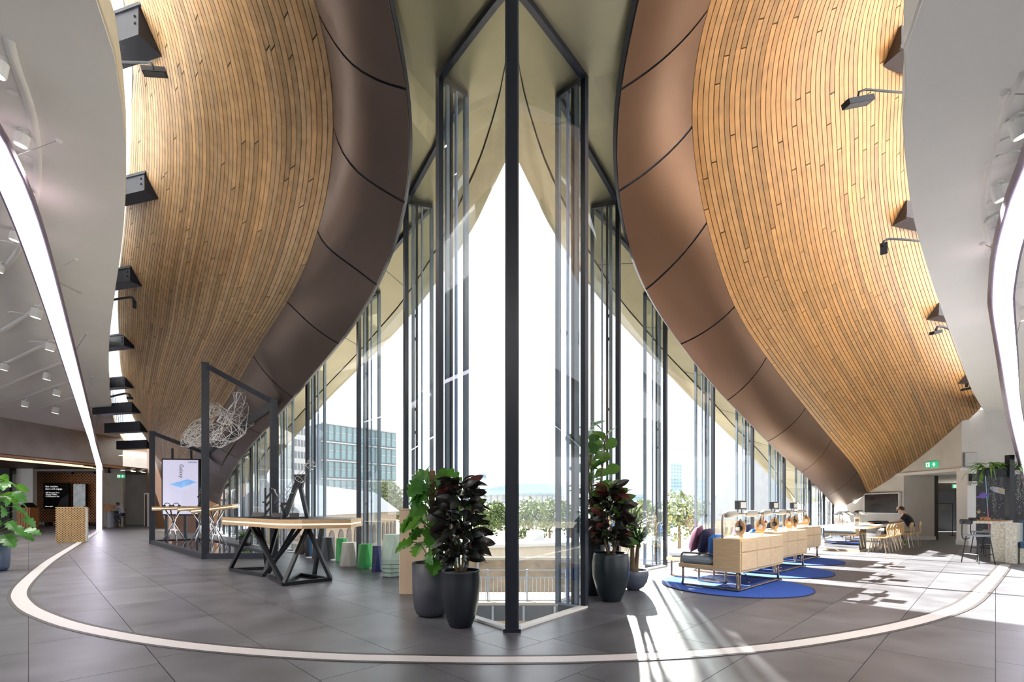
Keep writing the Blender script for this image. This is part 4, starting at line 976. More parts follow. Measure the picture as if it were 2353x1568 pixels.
m = MB(); m.slab([[V((0.7*math.cos(a_),0.7*math.sin(a_),1.2)),V((0.7*math.cos(a_),0.7*math.sin(a_),1.2+0.35*max(0.05,math.sin((i/12)*PI))))] for i,a_ in enumerate([PI*1.05+PI*0.9*k/12 for k in range(13)])],[[V((0.66*math.cos(a_),0.66*math.sin(a_),1.2)),V((0.66*math.cos(a_),0.66*math.sin(a_),1.2+0.35*max(0.05,math.sin((i/12)*PI))))] for i,a_ in enumerate([PI*1.05+PI*0.9*k/12 for k in range(13)])]); m.build('raised_back','cafe_oak',t)
for px,py,l,rz in ((300,1198,'brown cafe chair under the lit shelves',0.4),(322,1198,'brown cafe chair beside the pale door frame',1.6)):
    q = P(px,py,38); seat_chair((q.x,q.y,0),rz,l)

# portal frame on a mirror-black platform
N_, R_, L_, B_ = V((-7.93,12.5,0)), V((-6.27,12.72,0)), V((-13.1,17.6,0)), V((-11.76,18.6,0))
t = thing('portal_frame', (0,0,0), label='tall black steel portal frame on a mirror black platform around the demo tables', cat='frame')
zt = {'n':5.07,'r':4.15,'l':4.1,'b':3.45}
pl = MB(); pl.prism([(p.x,p.y) for p in (L_,N_,R_,B_)], 0.0, 0.10); pl.build('platform','black_satin',t)
i_ = lambda p: p.lerp((N_+B_)/2, 0.05)
MB().prism([(i_(p).x,i_(p).y) for p in (L_,N_,R_,B_)], 0.10, 0.106).build('mirror_deck','glossy_base',t)
for p,z in ((N_,zt['n']),(R_,zt['r']),(L_,zt['l']),(B_,zt['b'])): MB().box((p.x,p.y,z/2),(0.17,0.17,z),0.6).build('post','steel_dark',t)
for a,za,b,zb in ((N_,zt['n'],R_,zt['r']),(L_,zt['l'],B_,zt['b']),(R_,zt['r'],B_,zt['b'])):
    MB().bar(a+V((0,0,za-0.06)), b+V((0,0,zb-0.06)), 0.13, 0.13).build('top_beam','steel_dark',t)
for a,b in ((L_,N_),(N_,R_),(R_,B_),(L_,B_)): MB().bar(a+V((0,0,0.07)), b+V((0,0,0.07)), 0.14, 0.14).build('base_beam','steel_dark',t)
# hanging wire sculpture
mat('wire_silver',(0.85,0.84,0.82),0.35,metal=0.3)
def wiretube(m, path, rad, nr, nk, seed, r=0.007):
    rr = random.Random(seed); c = spline(path, nr); rings = []
    for i, p in enumerate(c):
        tg = (c[min(i+1,nr-1)]-c[max(i-1,0)]).normalized(); x = tg.orthogonal().normalized(); y = tg.cross(x)
        q = rad*(0.35+0.65*math.sin(PI*min(1,max(0,(i+0.6)/(nr)))))
        rings.append([p+(x*math.cos(2*PI*k/nk+rr.uniform(-.2,.2))+y*math.sin(2*PI*k/nk))*q*rr.uniform(.75,1.2) for k in range(nk)])
    for i in range(nr):
        for k in range(nk):
            m.tube([rings[i][k],rings[i][(k+1)%nk]], r, 3)
            if i < nr-1:
                m.tube([rings[i][k],rings[i+1][k]], r, 3)
                if rr.random() < .7: m.tube([rings[i][k],rings[i+1][(k+1)%nk]], r, 3)
t = thing('wire_sculpture', P(500,985,14.6), label='silver wire mesh sculpture hanging inside the portal frame', cat='sculpture'); o = t.location
for k,(pts,rad,nr,nk) in enumerate(([(553,905,14.0),(558,940,14.2),(545,975,14.4),(515,1000,14.7),(480,1015,15.0)],0.34,9,9), ) if False else enumerate((([(552,900,14.0),(556,935,14.2),(545,975,14.4),(520,1000,14.7),(495,1018,15.0)],0.36,9,9),(([(492,930,14.2),(505,955,14.4),(530,968,14.5)]),0.25,6,8),([(500,985,14.8),(470,1000,15.2),(440,1005,15.6),(425,1020,16)],0.32,7,9),([(480,960,15),(455,985,15.4),(430,1015,15.8)],0.22,6,7))):
    m = MB(); wiretube(m, [P(*p)-o for p in pts], rad, nr, nk, 40+k); m.build('wire_loop','wire_silver',t)
m = MB()
for k in range(4): a = P(430+k*40,1000-k*20,15.2-k*0.3); m.tube([a-o, V((a.x*0.99,a.y*1.02,zt['b']+0.3+k*0.3))-o],0.003,4)
m.build('hanging_cord','wire',t)
# poster screen
a, b = P(372,1175,19.0), P(454,1054,19.0); cw = b.x-a.x
t = thing('poster_screen', ((a.x+b.x)/2,19.1,0), 0.1, label='upright lilac poster screen showing a phone and the word Galaxy', cat='screen')
z0, z1 = 1.0, b.z
MB().box((0,0,(z0+z1)/2),(cw,0.12,z1-z0)).build('casing','black_satin',t); MB().box((0,-0.065,(z0+z1)/2),(cw*0.93,0.01,z1-z0-0.12)).build('display','screen_lilac',t)
for x in (-cw*0.4,cw*0.1,cw*0.42): MB().box((x,0.02,0.55),(0.1,0.08,1.1)).build('leg','steel_dark',t)
for x in (-cw*0.25,cw*0.25): MB().box((x,0.02,z1+0.2),(0.06,0.06,0.4)).build('strut','steel_dark',t)
R = frame_xyz((1,0,0)); Rv = frame_xyz((0,0,-1),(1,0,0))
text_mesh('Galaxy', 0.2, 'text_black', 'lettering', t, (-cw*0.02,-0.075,z1-0.22), Rv)
text_mesh('SAMSUNG', 0.075, 'text_black', 'lettering', t, (cw*0.2,-0.075,z1-0.17), R)
for k,(dz,mm) in enumerate(((0.0,'phone_pale'),(0.09,'phone_blue'))):
    zc = z1-1.08+dz; MB().prism([(-cw*0.28,-0.02),(cw*0.02,-0.16),(cw*0.44,0.06),(cw*0.2,0.18)],-0.004,0.004,M=R,c=(0,-0.074-0.004*k,zc)).build('phone_print',mm,t)
MB().box((0.0,-0.074,z1-1.45),(0.09,0.008,0.5)).build('phone_print','phone_pale',t)
# small demo tables inside the portal
def demo_table(x, y, rz, tilt, label, z=1.2):
    t = thing('demo_table', (x,y,0.122), rz, label=label, cat='table', group='hexagonal demo tables in the portal frame')
    R = Matrix.Rotation(tilt,3,'Y'); poly = [(-.62,-.08),(-.3,-.4),(.42,-.38),(.62,.0),(.3,.36),(-.38,.34)]
    MB().prism(poly,-0.09,-0.035,M=R,c=(0,0,z)).build('top_lower','oak_edge',t)
    MB().prism([(a*.985,b*.985) for a,b in poly],-0.035,-0.012,M=R,c=(0,0,z)).build('light_line','led_warm',t)
    MB().prism(poly,-0.012,0.04,M=R,c=(0,0,z)).build('top_upper','oak_edge',t)
    MB().prism([(a*.9,b*.9) for a,b in poly],0.04,0.044,M=R,c=(0,0,z)).build('inset','black_satin',t)
    for (a,b) in (((-.22,-.1),(.3,.15)),((.22,-.1),(-.3,.15)),((-.1,.15),(.12,-.28)),((.14,.16),(-.12,-.28))): MB().tube([(a[0],a[1],z-.09),(b[0]*1.1,b[1]*1.1,0)],.022,8).build('leg','chrome',t,smooth=True)
    return t
demo_table(-12.15,17.35,0.5,-0.03,'hexagonal oak demo table with headphones in front of the poster screen')
demo_table(-10.15,15.75,0.4,-0.05,'hexagonal oak demo table behind the tallest portal post')
demo_table(-8.98,14.62,0.6,-0.14,'tilted hexagonal oak demo table nearest the windows')
demo_table(-10.75,17.2,0.5,-0.10,'hexagonal oak demo table with headphones at the back of the platform')
def headphones(x, y, z, rz, label):
    t = thing('headphones', (x,y,z), rz, label=label, cat='headphones'); pts = [V((.1*math.cos(k*PI/8),0,.02+.1*math.sin(k*PI/8))) for k in range(9)]
    MB().tube(pts,.012,6).build('band','black',t)
    for s in (-1,1): MB().lathe([(0,-.03),(.045,-.03),(.05,0),(.04,.02),(0,.02)],10,(s*.1,0,.03)).build('ear_cup','black',t)
headphones(-12.3,17.25,1.36,0.2,'black headphones on the demo table before the poster screen'); headphones(-11.95,17.2,1.36,1.0,'black folded headphones beside the first pair'); headphones(-10.95,17.1,1.37,0.4,'black headphones on the rear demo table'); headphones(-9.25,14.5,1.36,0.4,'small black headset on the tilted demo table')
t = thing('figurine', (-9.95,15.5,1.35), 0.3, label='small black figurine standing on the demo table', cat='figurine')
MB().lathe([(0,0),(.12,0),(.12,.02),(0,.02)],12).build('base','black',t); MB().tube([(-.05,0,.02),(-.03,0,.2),(0,0,.32),(0,0,.45)],[.03,.035,.05,.05],7).build('body','black',t,smooth=True); MB().tube([(.06,0,.02),(.04,0,.2),(0,0,.32)],.03,6).build('leg','black',t); MB().tube([(-.12,0,.3),(0,0,.42),(.13,0,.5)],.02,6).build('arm','black',t); MB().ball((0,0,.52),.05).build('head','black',t,smooth=True)

# the big demo table with black trestle frames
TZ = 1.13
poly = [(-6.15,10.25),(-3.97,8.25),(-3.55,8.18),(-2.85,8.55),(-2.95,9.5),(-4.4,10.75),(-5.7,11.0)]
ctr = V((-4.5,9.5,0)); t = thing('display_table', ctr, label='large faceted oak table with a glowing edge line and black triangular legs', cat='table')
pl = [(x-ctr.x,y-ctr.y) for x,y in poly]
MB().prism(pl,TZ-0.155,TZ-0.095).build('top_lower','oak_edge',t); MB().prism([(a*.99,b*.99) for a,b in pl],TZ-0.095,TZ-0.07).build('light_line','led_warm',t); MB().prism(pl,TZ-0.07,TZ).build('top_upper','oak_edge',t); MB().prism([(a*.95,b*.95) for a,b in pl],TZ,TZ+0.004).build('inset','black_satin',t)
def sq(a, b, w=0.06): MB().bar(a-ctr, b-ctr, w, w).build('leg_bar','black_satin',t)
zu = TZ-0.16; Pu = lambda px,Y: V(((px-CX)*Y/F, Y, zu)); Gf = lambda px,py: G(px,py,0.035)
f1,f2,f3,f4,f5,f6 = Gf(529,1309),Gf(607,1322),Gf(652,1343),Gf(760,1331),Gf(690,1320),Gf(613,1306)
for a,b in ((f1,Pu(578,9.6)),(f2,Pu(640,10.2)),(f1,f2),(f1,f6),(f6,f2),(Pu(578,9.6),f3),(Pu(590,9.5),Gf(640,1330)),(Pu(695,9.7),f2),(Pu(680,9.9),Gf(616,1318)),(f3,Pu(707,8.9)),(Pu(707,8.9),f4),(f3,f4),(f3,f5),(f5,f4),(Gf(620,1326),f3),(Pu(740,9.2),Gf(722,1322)),(f6,Pu(604,10.2)),(Pu(578,9.6),Pu(640,10.0)),(Pu(680,9.3),Pu(735,9.0))): sq(a,b)
tz = TZ+0.006
def on_table(x, y): return (x,y,tz)
# A-frame tower with a wire tube
q = P(682,1192,9.0); t = thing('a_frame_stand', (q.x,9.0,tz), 0.1, label='black A-shaped metal stand with a tapered head on the big demo table', cat='stand'); s = 9.0/F
lx = lambda px: (px-682)*s; lz = lambda py: (1191-py)*s
for a,b,w in (((655,1190),(686,1100),.075),((672,1190),(690,1120),.0),((690,1118),(706,1191),.06),((652,1190),(706,1190),.03),((650,1160),(659,1190),.05),((649,1158),(662,1158),.05)):
    if w: MB().bar((lx(a[0]),0,lz(a[1])+0.0),(lx(b[0]),0,lz(b[1])),w,0.09,(0,1,0)).build('frame_bar','black_satin',t)
MB().prism([(lx(678),lz(1104)),(lx(688),lz(1125)),(lx(694),lz(1125)),(lx(702),lz(1090)),(lx(677),lz(1091))],-0.05,0.05,M=RX).build('head_plate','black_satin',t)
t = thing('wire_tube', P(682,1110,8.9), label='slanting tube of thin silver wires leaning over the A-shaped stand', cat='sculpture'); o = t.location
m = MB(); a, b = P(640,1160,9.05)-o, P(719,1062,8.75)-o; ax = (b-a).normalized(); x = ax.orthogonal().normalized(); y = ax.cross(x)
for k in range(9): c_ = (x*math.cos(2*PI*k/9)+y*math.sin(2*PI*k/9))*0.07; m.tube([a+c_*1.2,b+c_],.003,4)
m.build('long_wire','chrome',t); m = MB()
for f_ in (0.35,0.6,0.9,0.97): m.tube([a.lerp(b,f_)+(x*math.cos(2*PI*k/14)+y*math.sin(2*PI*k/14))*0.08 for k in range(14)],.006,4,closed=True)
m.build('ring','chrome',t)
q = P(622,1192,9.3); t = thing('gadget_tower', (q.x,9.3,tz), 0.2, label='black open lattice gadget tower on the big demo table', cat='stand'); s = 9.3/F
MB().box((0,0,0.02),(0.28,0.22,0.04)).build('base','black',t)
for x_ in (-0.09,0.0): MB().box((x_,0,0.3),(0.03,0.06,0.55)).build('upright','black_satin',t)
for k in range(3): MB().bar((-0.09,0,0.08+0.14*k),(0.0,0,0.2+0.14*k),0.03,0.04,(0,1,0)).build('brace','black_satin',t)
MB().bar((0.02,0,0.55),(0.1,0,0.4),0.06,0.1,(0,1,0)).build('head','black_satin',t); MB().box((-0.11,0,0.3),(0.05,0.12,0.03)).build('arm','black',t); MB().box((0.06,0,0.52),(0.04,0.05,0.06)).build('clip','oak_edge',t)
for px,Y,l in ((586,9.4,'small tilted black phone on a stand, beside the table corner'),(597,9.3,'black phone on an angled stand next to its cable'),(632,8.9,'black handset on an angled stand before the gadget tower'),(672,8.7,'black handset on an angled stand before the A-shaped stand')):
    q = P(px,1190,Y); t = thing('phone_stand', (q.x,Y,tz), 0.3, label=l, cat='phone'); MB().box((0,0,0.01),(0.2,0.16,0.02)).build('base','black',t)
    MB().box((0.03,0,0.06),(0.16,0.012,0.09),M=Matrix.Rotation(-0.5,3,'X')).build('phone','black_satin',t); MB().tube(spline([V((0.06,.05,.02)),V((.16,.06,.1)),V((.2,.05,.03)),V((.26,.0,.01))],10),.004,5).build('cable','black',t)

# faceted stools
mat('st_brown',(0.05,0.03,0.022),0.4); mat('st_blue',(0.02,0.19,0.55),0.35); mat('st_grey',(0.03,0.035,0.045),0.4); mat('st_green',(0.03,0.33,0.07),0.35); mat('st_white',(0.75,0.73,0.70),0.4); mat('st_navy',(0.012,0.025,0.12),0.4); mat('st_mint',(0.42,0.55,0.47),0.5)
def stool(px, py_b, w_px, h, m, label, rz=0.2, rings=0):
    q = G(px,py_b); w = w_px*q.y/F; r = w/2
    t = thing('faceted_stool', (q.x,q.y+r*0.8,0), rz, label=label, cat='stool', group='faceted stools along the window')
    n = 7; lo = [(r*1.12*math.cos(2*PI*k/n), r*1.12*math.sin(2*PI*k/n)) for k in range(n)]; hi = [(r*0.86*math.cos(2*PI*(k+.5)/n), r*0.86*math.sin(2*PI*(k+.5)/n)) for k in range(n)]
    def body(z0, z1, k0=1.0):
        mm = MB(); vs = [V((a*k0,b*k0,z0)) for a,b in lo]+[V((a,b,z1)) for a,b in hi]; fs = [tuple(range(n-1,-1,-1)), tuple(range(n,2*n))]
        for k in range(n): fs += [(k,(k+1)%n,n+k),((k+1)%n,n+(k+1)%n,n+k)]
        return mm.add(vs,fs)
    body(0.0 if not rings else 0.08*rings, h).build('body',m,t)
    MB().prism([(a*.99,b*.99) for a,b in hi],h,h+0.012).build('seat',m,t)
    for k in range(rings): MB().prism([(a*(1.0-0.035*(rings-k)),b*(1.0-0.035*(rings-k))) for a,b in lo],0.08*k+0.008,0.08*k+0.076,taper=1.03).build('stacked_rim',m,t)
    return t
stool(695,1274,18,0.52,'st_brown','dark brown faceted stool at the end of the row'); stool(711,1278,17,0.52,'st_blue','bright blue faceted stool between the brown and black ones',0.5); stool(727,1284,24,0.5,'st_grey','charcoal faceted stool, the darker one behind its twin',0.1); stool(750,1288,32,0.56,'st_grey','charcoal faceted stool standing before the green pair',0.6)
stool(782,1291,28,0.56,'st_green','green faceted stool half hidden behind the white one',0.3); stool(797,1302,38,0.52,'st_white','white faceted stool between the two green ones',0.75); stool(835,1308,36,0.52,'st_green','green faceted stool beside the white one',0.4); stool(864,1314,24,0.52,'st_navy','navy faceted stool beside the mint stack',0.2); stool(897,1327,50,0.80,'st_mint','tall stack of mint green faceted stools beside the beige plinth',0.3,4)
# beige plinth
mat('birch',(0.55,0.41,0.28),0.6,var=0.06,scale=4,stretch=(1,1,0.2))
t = thing('plinth', (-1.52,7.62,0), 0.0, label='tall beige plywood plinth behind the moss pole plant', cat='plinth'); MB().rbox((0,0,0.65),(0.42,0.42,1.3),0.008).build('body','birch',t); MB().box((0,0,1.31),(0.43,0.43,0.02)).build('top','birch',t)
t = thing('red_product', (-1.45,7.5,1.32), label='small red product standing on the beige plinth', cat='product'); MB().rbox((0,0,0.07),(0.1,0.06,0.14),0.01).build('body','red_paint',t); MB().box((0,-.031,.08),(.06,.004,.05)).build('print','text_white',t)
# ------------------------------------------------------------------ lounge side: armchair benches on blue rugs, long table, counter
mat('oak_light',(0.60,0.44,0.26),0.45,var=0.10,scale=5,stretch=(1,1,6)); mat('felt_grey',(0.27,0.32,0.37),0.9,var=0.15,scale=60,bump=0.1); mat('cushion_blue',(0.03,0.14,0.48),0.85); mat('cushion_navy',(0.02,0.022,0.07),0.9); mat('cushion_plum',(0.16,0.06,0.11),0.9,var=0.5,scale=9); mat('cushion_rust',(0.25,0.12,0.06),0.9,var=0.5,scale=9)
mat('rug_blue',(0.015,0.07,0.36),0.95,var=0.15,scale=40,bump=0.2); mat('tube_bronze',(0.30,0.23,0.17),0.25,metal=0.9); mat('felt_roll',(0.42,0.41,0.38),0.95,var=0.1,scale=40); mat('head_oak',(0.52,0.30,0.13),0.4,var=0.15,scale=6); mat('paper',(0.78,0.76,0.70),0.7); mat('book_red',(0.4,0.12,0.08),0.6); mat('book_grey',(0.3,0.32,0.33),0.6)
EF = V((1.394,1.294,0)).normalized(); ERZ = math.atan2(EF.y, EF.x)
def bench(loc, n, seatlab):
    """cabinet-backed lounge seat; local x along the cabinet, local y away from its drawers"""
    t = thing('bench_unit', loc, ERZ, label=seatlab, cat='bench', group='cabinet benches on blue rugs')
    L, D, z0, z1 = 1.9, 0.42, 0.30, 0.825
    MB().box((L/2,D/2,(z0+z1)/2),(L,D,z1-z0)).build('cabinet','oak_light',t)
    for k in range(3):
        w = (L-0.06)/3; x = 0.03+w*(k+0.5)
        for za, zb in ((0.62,0.80),(0.33,0.61)):
            d = MB().rbox((x,-0.006,(za+zb)/2),(w-0.012,0.02,zb-za-0.012),0.003).build('drawer','oak_light',t)
    for a,b,dep in ((0.0,0.72,1.02),(0.78,1.88,1.68)):
        MB().rbox(((a+b)/2,(D+dep)/2,0.345),(b-a,dep-D,0.07),0.008).build('seat_base','oak_light',t)
        MB().rbox(((a+b)/2,(D+dep)/2+0.01,0.445),(b-a-0.03,dep-D-0.02,0.125),0.04).build('seat_cushion','felt_grey',t)
    MB().rbox((0.30,D+0.075,0.66),(0.42,0.14,0.42),0.05,).build('back_cushion','cushion_blue',t); MB().rbox((1.3,D+0.075,0.66),(0.8,0.14,0.40),0.05).build('back_cushion','felt_roll',t)
    r = 0.019
    def U(a, b): 
        q = spline([V(a),V((a[0],a[1],0.06)),V((a[0]*.97+b[0]*.03,a[1]*.97+b[1]*.03,r+.003)),V((a[0]*.03+b[0]*.97,a[1]*.03+b[1]*.97,r+.003)),V((b[0],b[1],0.06)),V(b)],28)
        MB().tube([V((p.x,p.y,max(p.z,r+.002))) for p in q], r, 8).build('leg_loop','tube_bronze',t,smooth=True)
    U((0.05,0.06,0.31),(0.05,0.96,0.33)); U((L-0.08,0.06,0.31),(L-0.08,1.6,0.33)); U((0.66,0.5,0.33),(0.66,0.98,0.33)); U((0.12,0.05,0.31),(L-0.12,0.05,0.31)); U((0.86,0.8,0.33),(0.86,1.62,0.33))
    MB().tube(spline([V((0.03,D+0.0,0.56)),V((0.03,0.9,0.56)),V((0.03,0.97,0.54)),V((0.03,0.985,0.45)),V((0.03,0.985,0.33))],20),0.016,8).build('arm_rail','tube_bronze',t,smooth=True)
    MB().tube(spline([V((0.1,D*0.75,z1)),V((0.1,D*0.75,1.12)),V((0.14,D*0.75,1.2)),V((0.25,D*0.75,1.21)),V((1.0,D*0.75,1.21)),V((1.7,D*0.75,1.21)),V((1.8,D*0.75,1.2)),V((1.83,D*0.75,1.12)),V((1.83,D*0.75,z1))],40),0.017,8).build('head_rail','tube_bronze',t,smooth=True)
    for x0,x1 in ((0.22,0.62),(1.05,1.45)): MB().tube([(x0,D*.75,1.21),(x0+.03,D*.75,1.21),(x1-.03,D*.75,1.21),(x1,D*.75,1.21)],[.035,.058,.058,.035],12).build('felt_roll','felt_roll',t,smooth=True)
    MB().rbox((0.78,D*0.72,1.36),(0.32,0.07,0.15),0.006).build('sign','black_satin',t); MB().box((0.8,D*0.72-0.038,1.36),(0.22,0.004,0.1)).build('sign_face','paper',t); 
    for x in (0.7,0.86): MB().box((x,D*.75,1.255),(0.012,0.012,0.07)).build('sign_foot','black',t)
    MB().tube([V((0.62+0.02*math.cos(k*1.2)+0.004*k,0.2+0.02*math.sin(k*1.2)-0.001*k,0.30-0.0066*k)) for k in range(44)],0.005,5).build('coiled_cable','black',t)
    return t
OFF = [V((0,0,0)), V((1.62,1.95,0)), V((3.2,3.95,0))]; N1 = V((3.524,7.477,0))
bl = ['oak cabinet bench with coiled cable, beside the ponytail palm','oak cabinet bench between two other benches','oak cabinet bench closest to the long white table']
rl = ['round blue rug under the bench beside the ponytail palm','round blue rug under the middle bench','round blue rug under the bench next to the long table']
for k in range(3):
    c = V((3.80,8.28,0))+OFF[k]; t = thing('round_rug', c, label=rl[k], cat='rug', group='round blue rugs'); MB().lathe([(0,0),(1.16,0),(1.18,0.008),(1.16,0.016),(0,0.016)],64).build('pile','rug_blue',t); MB().lathe([(1.165,0.002),(1.185,0.002),(1.185,0.014),(1.165,0.014)],64).build('bound_edge','cushion_navy',t)
    o = N1+OFF[k]+V((0,0,0.018)); bench(o, k, bl[k])
    X = lambda x,y,z: o + Matrix.Rotation(ERZ,3,'Z')@V((x,y,z))
    side = ('first','middle','last')[k]
    def pillow(x, y, z, m, rx, ry, nm, lab):
        t = thing('cushion', X(x,y,z), ERZ, label=lab, cat='cushion'); M = Matrix.Rotation(rx,3,'X')@Matrix.Rotation(ry,3,'Z')
        vs = MB(); n = 8; rows_t, rows_b = [], []
        for i in range(n+1):
            a = -1+2*i/n; rt, rb = [], []
            for j in range(n+1):
                b = -1+2*j/n; h = 0.085*max(0,(1-a**4))**.5*max(0,(1-b**4))**.5; k2 = 1-0.06*(1-abs(a))*(abs(b)>.99)
                p = V((a*.22,0,b*.22)); rt.append(M@(p+V((0,-h,0)))); rb.append(M@(p+V((0,h,0))))
            rows_t.append(rt); rows_b.append(rb)
        vs.slab(rows_t, rows_b).build('cover', m, t, smooth=True); MB().tube([M@V(p) for p in ((-.22,0,-.22),(.22,0,-.22),(.22,0,.22),(-.22,0,.22))],.007,5,closed=True).build('piping',m,t)
    pillow(0.40,0.72,0.74,'cushion_navy',0.22,0.1,'a','dark navy cushion leaning on the blue back pad of the %s bench' % side)
    pillow(0.46,0.93,0.775,'cushion_plum',0.30,0.3,'b','striped plum cushion leaning in front on the %s bench' % side)
    for j,(x,lab) in enumerate(((0.42,'nearer the acrylic box'),(1.28,'nearer the books'))):
        t = thing('wooden_head', X(x,0.16,0.828), ERZ+0.2, label='flat oval wooden head wearing headphones on the %s bench, %s' % (side,lab), cat='display head', group='wooden display heads'); M = Matrix.Rotation(PI/2,3,'Y')
        MB().prism([(-.155+.125*math.cos(q*PI/10),.078*math.sin(q*PI/10)) for q in range(20)],-.05,.05,M=M,c=(0,0,.0)).build('head','head_oak',t); MB().lathe([(0,0),(.045,0),(.04,.04),(0,.04)],12).build('foot','head_oak',t)
        for s in (-1,1): c_ = MB().lathe([(0,-.022),(.045,-.022),(.05,0),(.04,.022),(0,.022)],12); c_.v = [M@v+V((s*.062,0,.155)) for v in c_.v]; c_.build('ear_cup','chrome' if j else 'black_satin',t)
        MB().tube([(.07*math.cos(q*PI/8),0,.19+.105*math.sin(q*PI/8)) for q in range(9)],.01,6).build('band','black_satin',t)
    t = thing('acrylic_box', X(0.22,0.2,0.826), ERZ, label='clear acrylic display box holding a card on the %s bench' % side, cat='display box')
    for a_,s_ in (((0,-.08,.09),(.2,.006,.18)),((0,.08,.09),(.2,.006,.18)),((-.1,0,.09),(.006,.16,.18)),((.1,0,.09),(.006,.16,.18))): MB().box(a_,s_).build('panel','clear',t)
    MB().box((0,0,.004),(.18,.14,.006)).build('card','paper',t)
    for j,(x,w,m_,h) in enumerate(((0.72,.26,'paper',.02),(0.78,.24,'book_grey',.018),(0.95,.3,'book_red',.02),(0.9,.26,'book_grey',.022))):
        t = thing('magazine', X(x,0.12+0.06*(j%2),0.826+0.022*(j//2)*1.1), ERZ+0.3*(j-1.5), label='%s magazine lying %s on the %s bench' % (('white','dark grey','rust red','grey')[j],('flat','askew','on top','crosswise on top')[j],side), cat='magazine'); MB().box((0,0,h/2),(w,.2,h)).build('pages','paper',t); MB().box((0,0,h+.001),(w+.005,.205,.002)).build('cover',m_,t)

# long white table
T0 = V((10.45,14.25,0)); mat('table_white',(0.86,0.84,0.79),0.4)
t = thing('long_table', T0, ERZ, label='long white topped table on mirror clad pedestals with desk lamps', cat='table')
MB().rbox((2.6,0.65,0.72),(5.2,1.3,0.07),0.008).build('top','table_white',t)
for x in (0.55,3.6): MB().box((x,0.65,0.345),(0.9,0.9,0.68)).build('pedestal','mirror',t); MB().box((x,0.65,0.025),(0.93,0.93,0.05)).build('plinth','oak_light',t)
TX = lambda x,y,z: T0 + Matrix.Rotation(ERZ,3,'Z')@V((x,y,z))
def desk_lamp(x, y, rz, label):
    t = thing('house_lamp', TX(x,y,0.756), ERZ+rz, label=label, cat='lamp', group='gable desk lamps')
    for sx in (-.22,.22): MB().box((sx,0,.17),(.02,.02,.36)).build('post','tube_bronze',t)
    for s in (-1,1): MB().add([(-.32,0,.46),(.32,0,.46),(.32,s*.16,.34),(-.32,s*.16,.34),(-.32,0,.445),(.32,0,.445),(.32,s*.155,.325),(-.32,s*.155,.325)],[(0,1,2,3),(7,6,5,4),(0,3,7,4),(1,5,6,2),(2,6,7,3),(0,4,5,1)]).build('roof_shade','black_satin',t)
    MB().box((0,0,.36),(.46,.02,.02)).build('cross_bar','tube_bronze',t)
for x,y,r,l in ((0.5,0.75,0.4,'gable shaped desk lamp at the window end of the long table'),(1.4,0.8,0.4,'gable shaped desk lamp, second along the long table'),(2.9,0.8,0.4,'gable shaped desk lamp near the coil of parts'),(3.7,0.9,0.4,'gable shaped desk lamp beside the man')): desk_lamp(x,y,r,l)
t = thing('vented_panel', TX(0.75,0.4,0.758), ERZ, label='white slotted panel standing on the long table', cat='panel'); MB().rbox((0,0,.13),(.5,.02,.26),.004).build('board','white_plastic',t)
for k in range(9): MB().box((-.2+.05*k,-.012,.17),(.02,.006,.07)).build('slot','grey_dark',t)
t = thing('laptop_case', TX(3.55,0.35,0.758), ERZ-0.1, label='black laptop case lying before the man', cat='case'); MB().rbox((0,0,.05),(.85,.4,.09),.03).build('shell','black_satin',t); MB().box((0,-.2,.06),(.2,.02,.02)).build('handle','grey_dark',t)
rr = random.Random(3)
for k in range(5):
    t = thing('red_part', TX(2.2+0.16*k,0.5+rr.uniform(-.1,.1),0.758), rr.random()*3, label='small %s hand tool among the parts on the long table' % ('red','orange','white','rust red','brown')[k], cat='tool'); MB().tube(spline([V((-.08,0,.02)),V((0,.03,.05)),V((.09,0,.03))],8),.016,6).build('grip',('book_red','head_oak','paper','book_red','head_oak')[k],t); MB().ball((.1,0,.03),.025,8,5).build('tip','galv',t)
# chairs along the table
mat('chair_oak',(0.55,0.34,0.15),0.45,var=0.1); cl = ['first bent plywood chair in the row at the long table, at its corner','second bent plywood chair in the row','third bent plywood chair in the row','fourth bent plywood chair in the row','fifth bent plywood chair in the row','sixth bent plywood chair in the row, next to the gap']
for k in range(6): p = TX(0.05+0.465*k,-0.28,0); seat_chair((p.x,p.y,0), ERZ+0.05*(k%2), cl[k], 'chair_oak', 'bent plywood chairs at the long table', 'tube_bronze')
p = TX(3.15,-0.4,0); seat_chair((p.x,p.y,0), ERZ-0.1, 'empty bent plywood chair beside the seated man', 'chair_oak', 'bent plywood chairs at the long table', 'tube_bronze')
PM = TX(4.05,-0.5,0); seat_chair((PM.x,PM.y,0), ERZ, 'bent plywood chair the man in black sits on', 'chair_oak', 'bent plywood chairs at the long table', 'tube_bronze')
for k,(x,y,r) in enumerate(((-0.2,1.5,PI-0.3),(0.6,1.65,PI))): p = TX(x,y,0); seat_chair((p.x,p.y,0), ERZ+r, ('bent plywood chair at the window end of the long table','bent plywood chair on the window side of the long table')[k], 'chair_oak', None, 'tube_bronze')

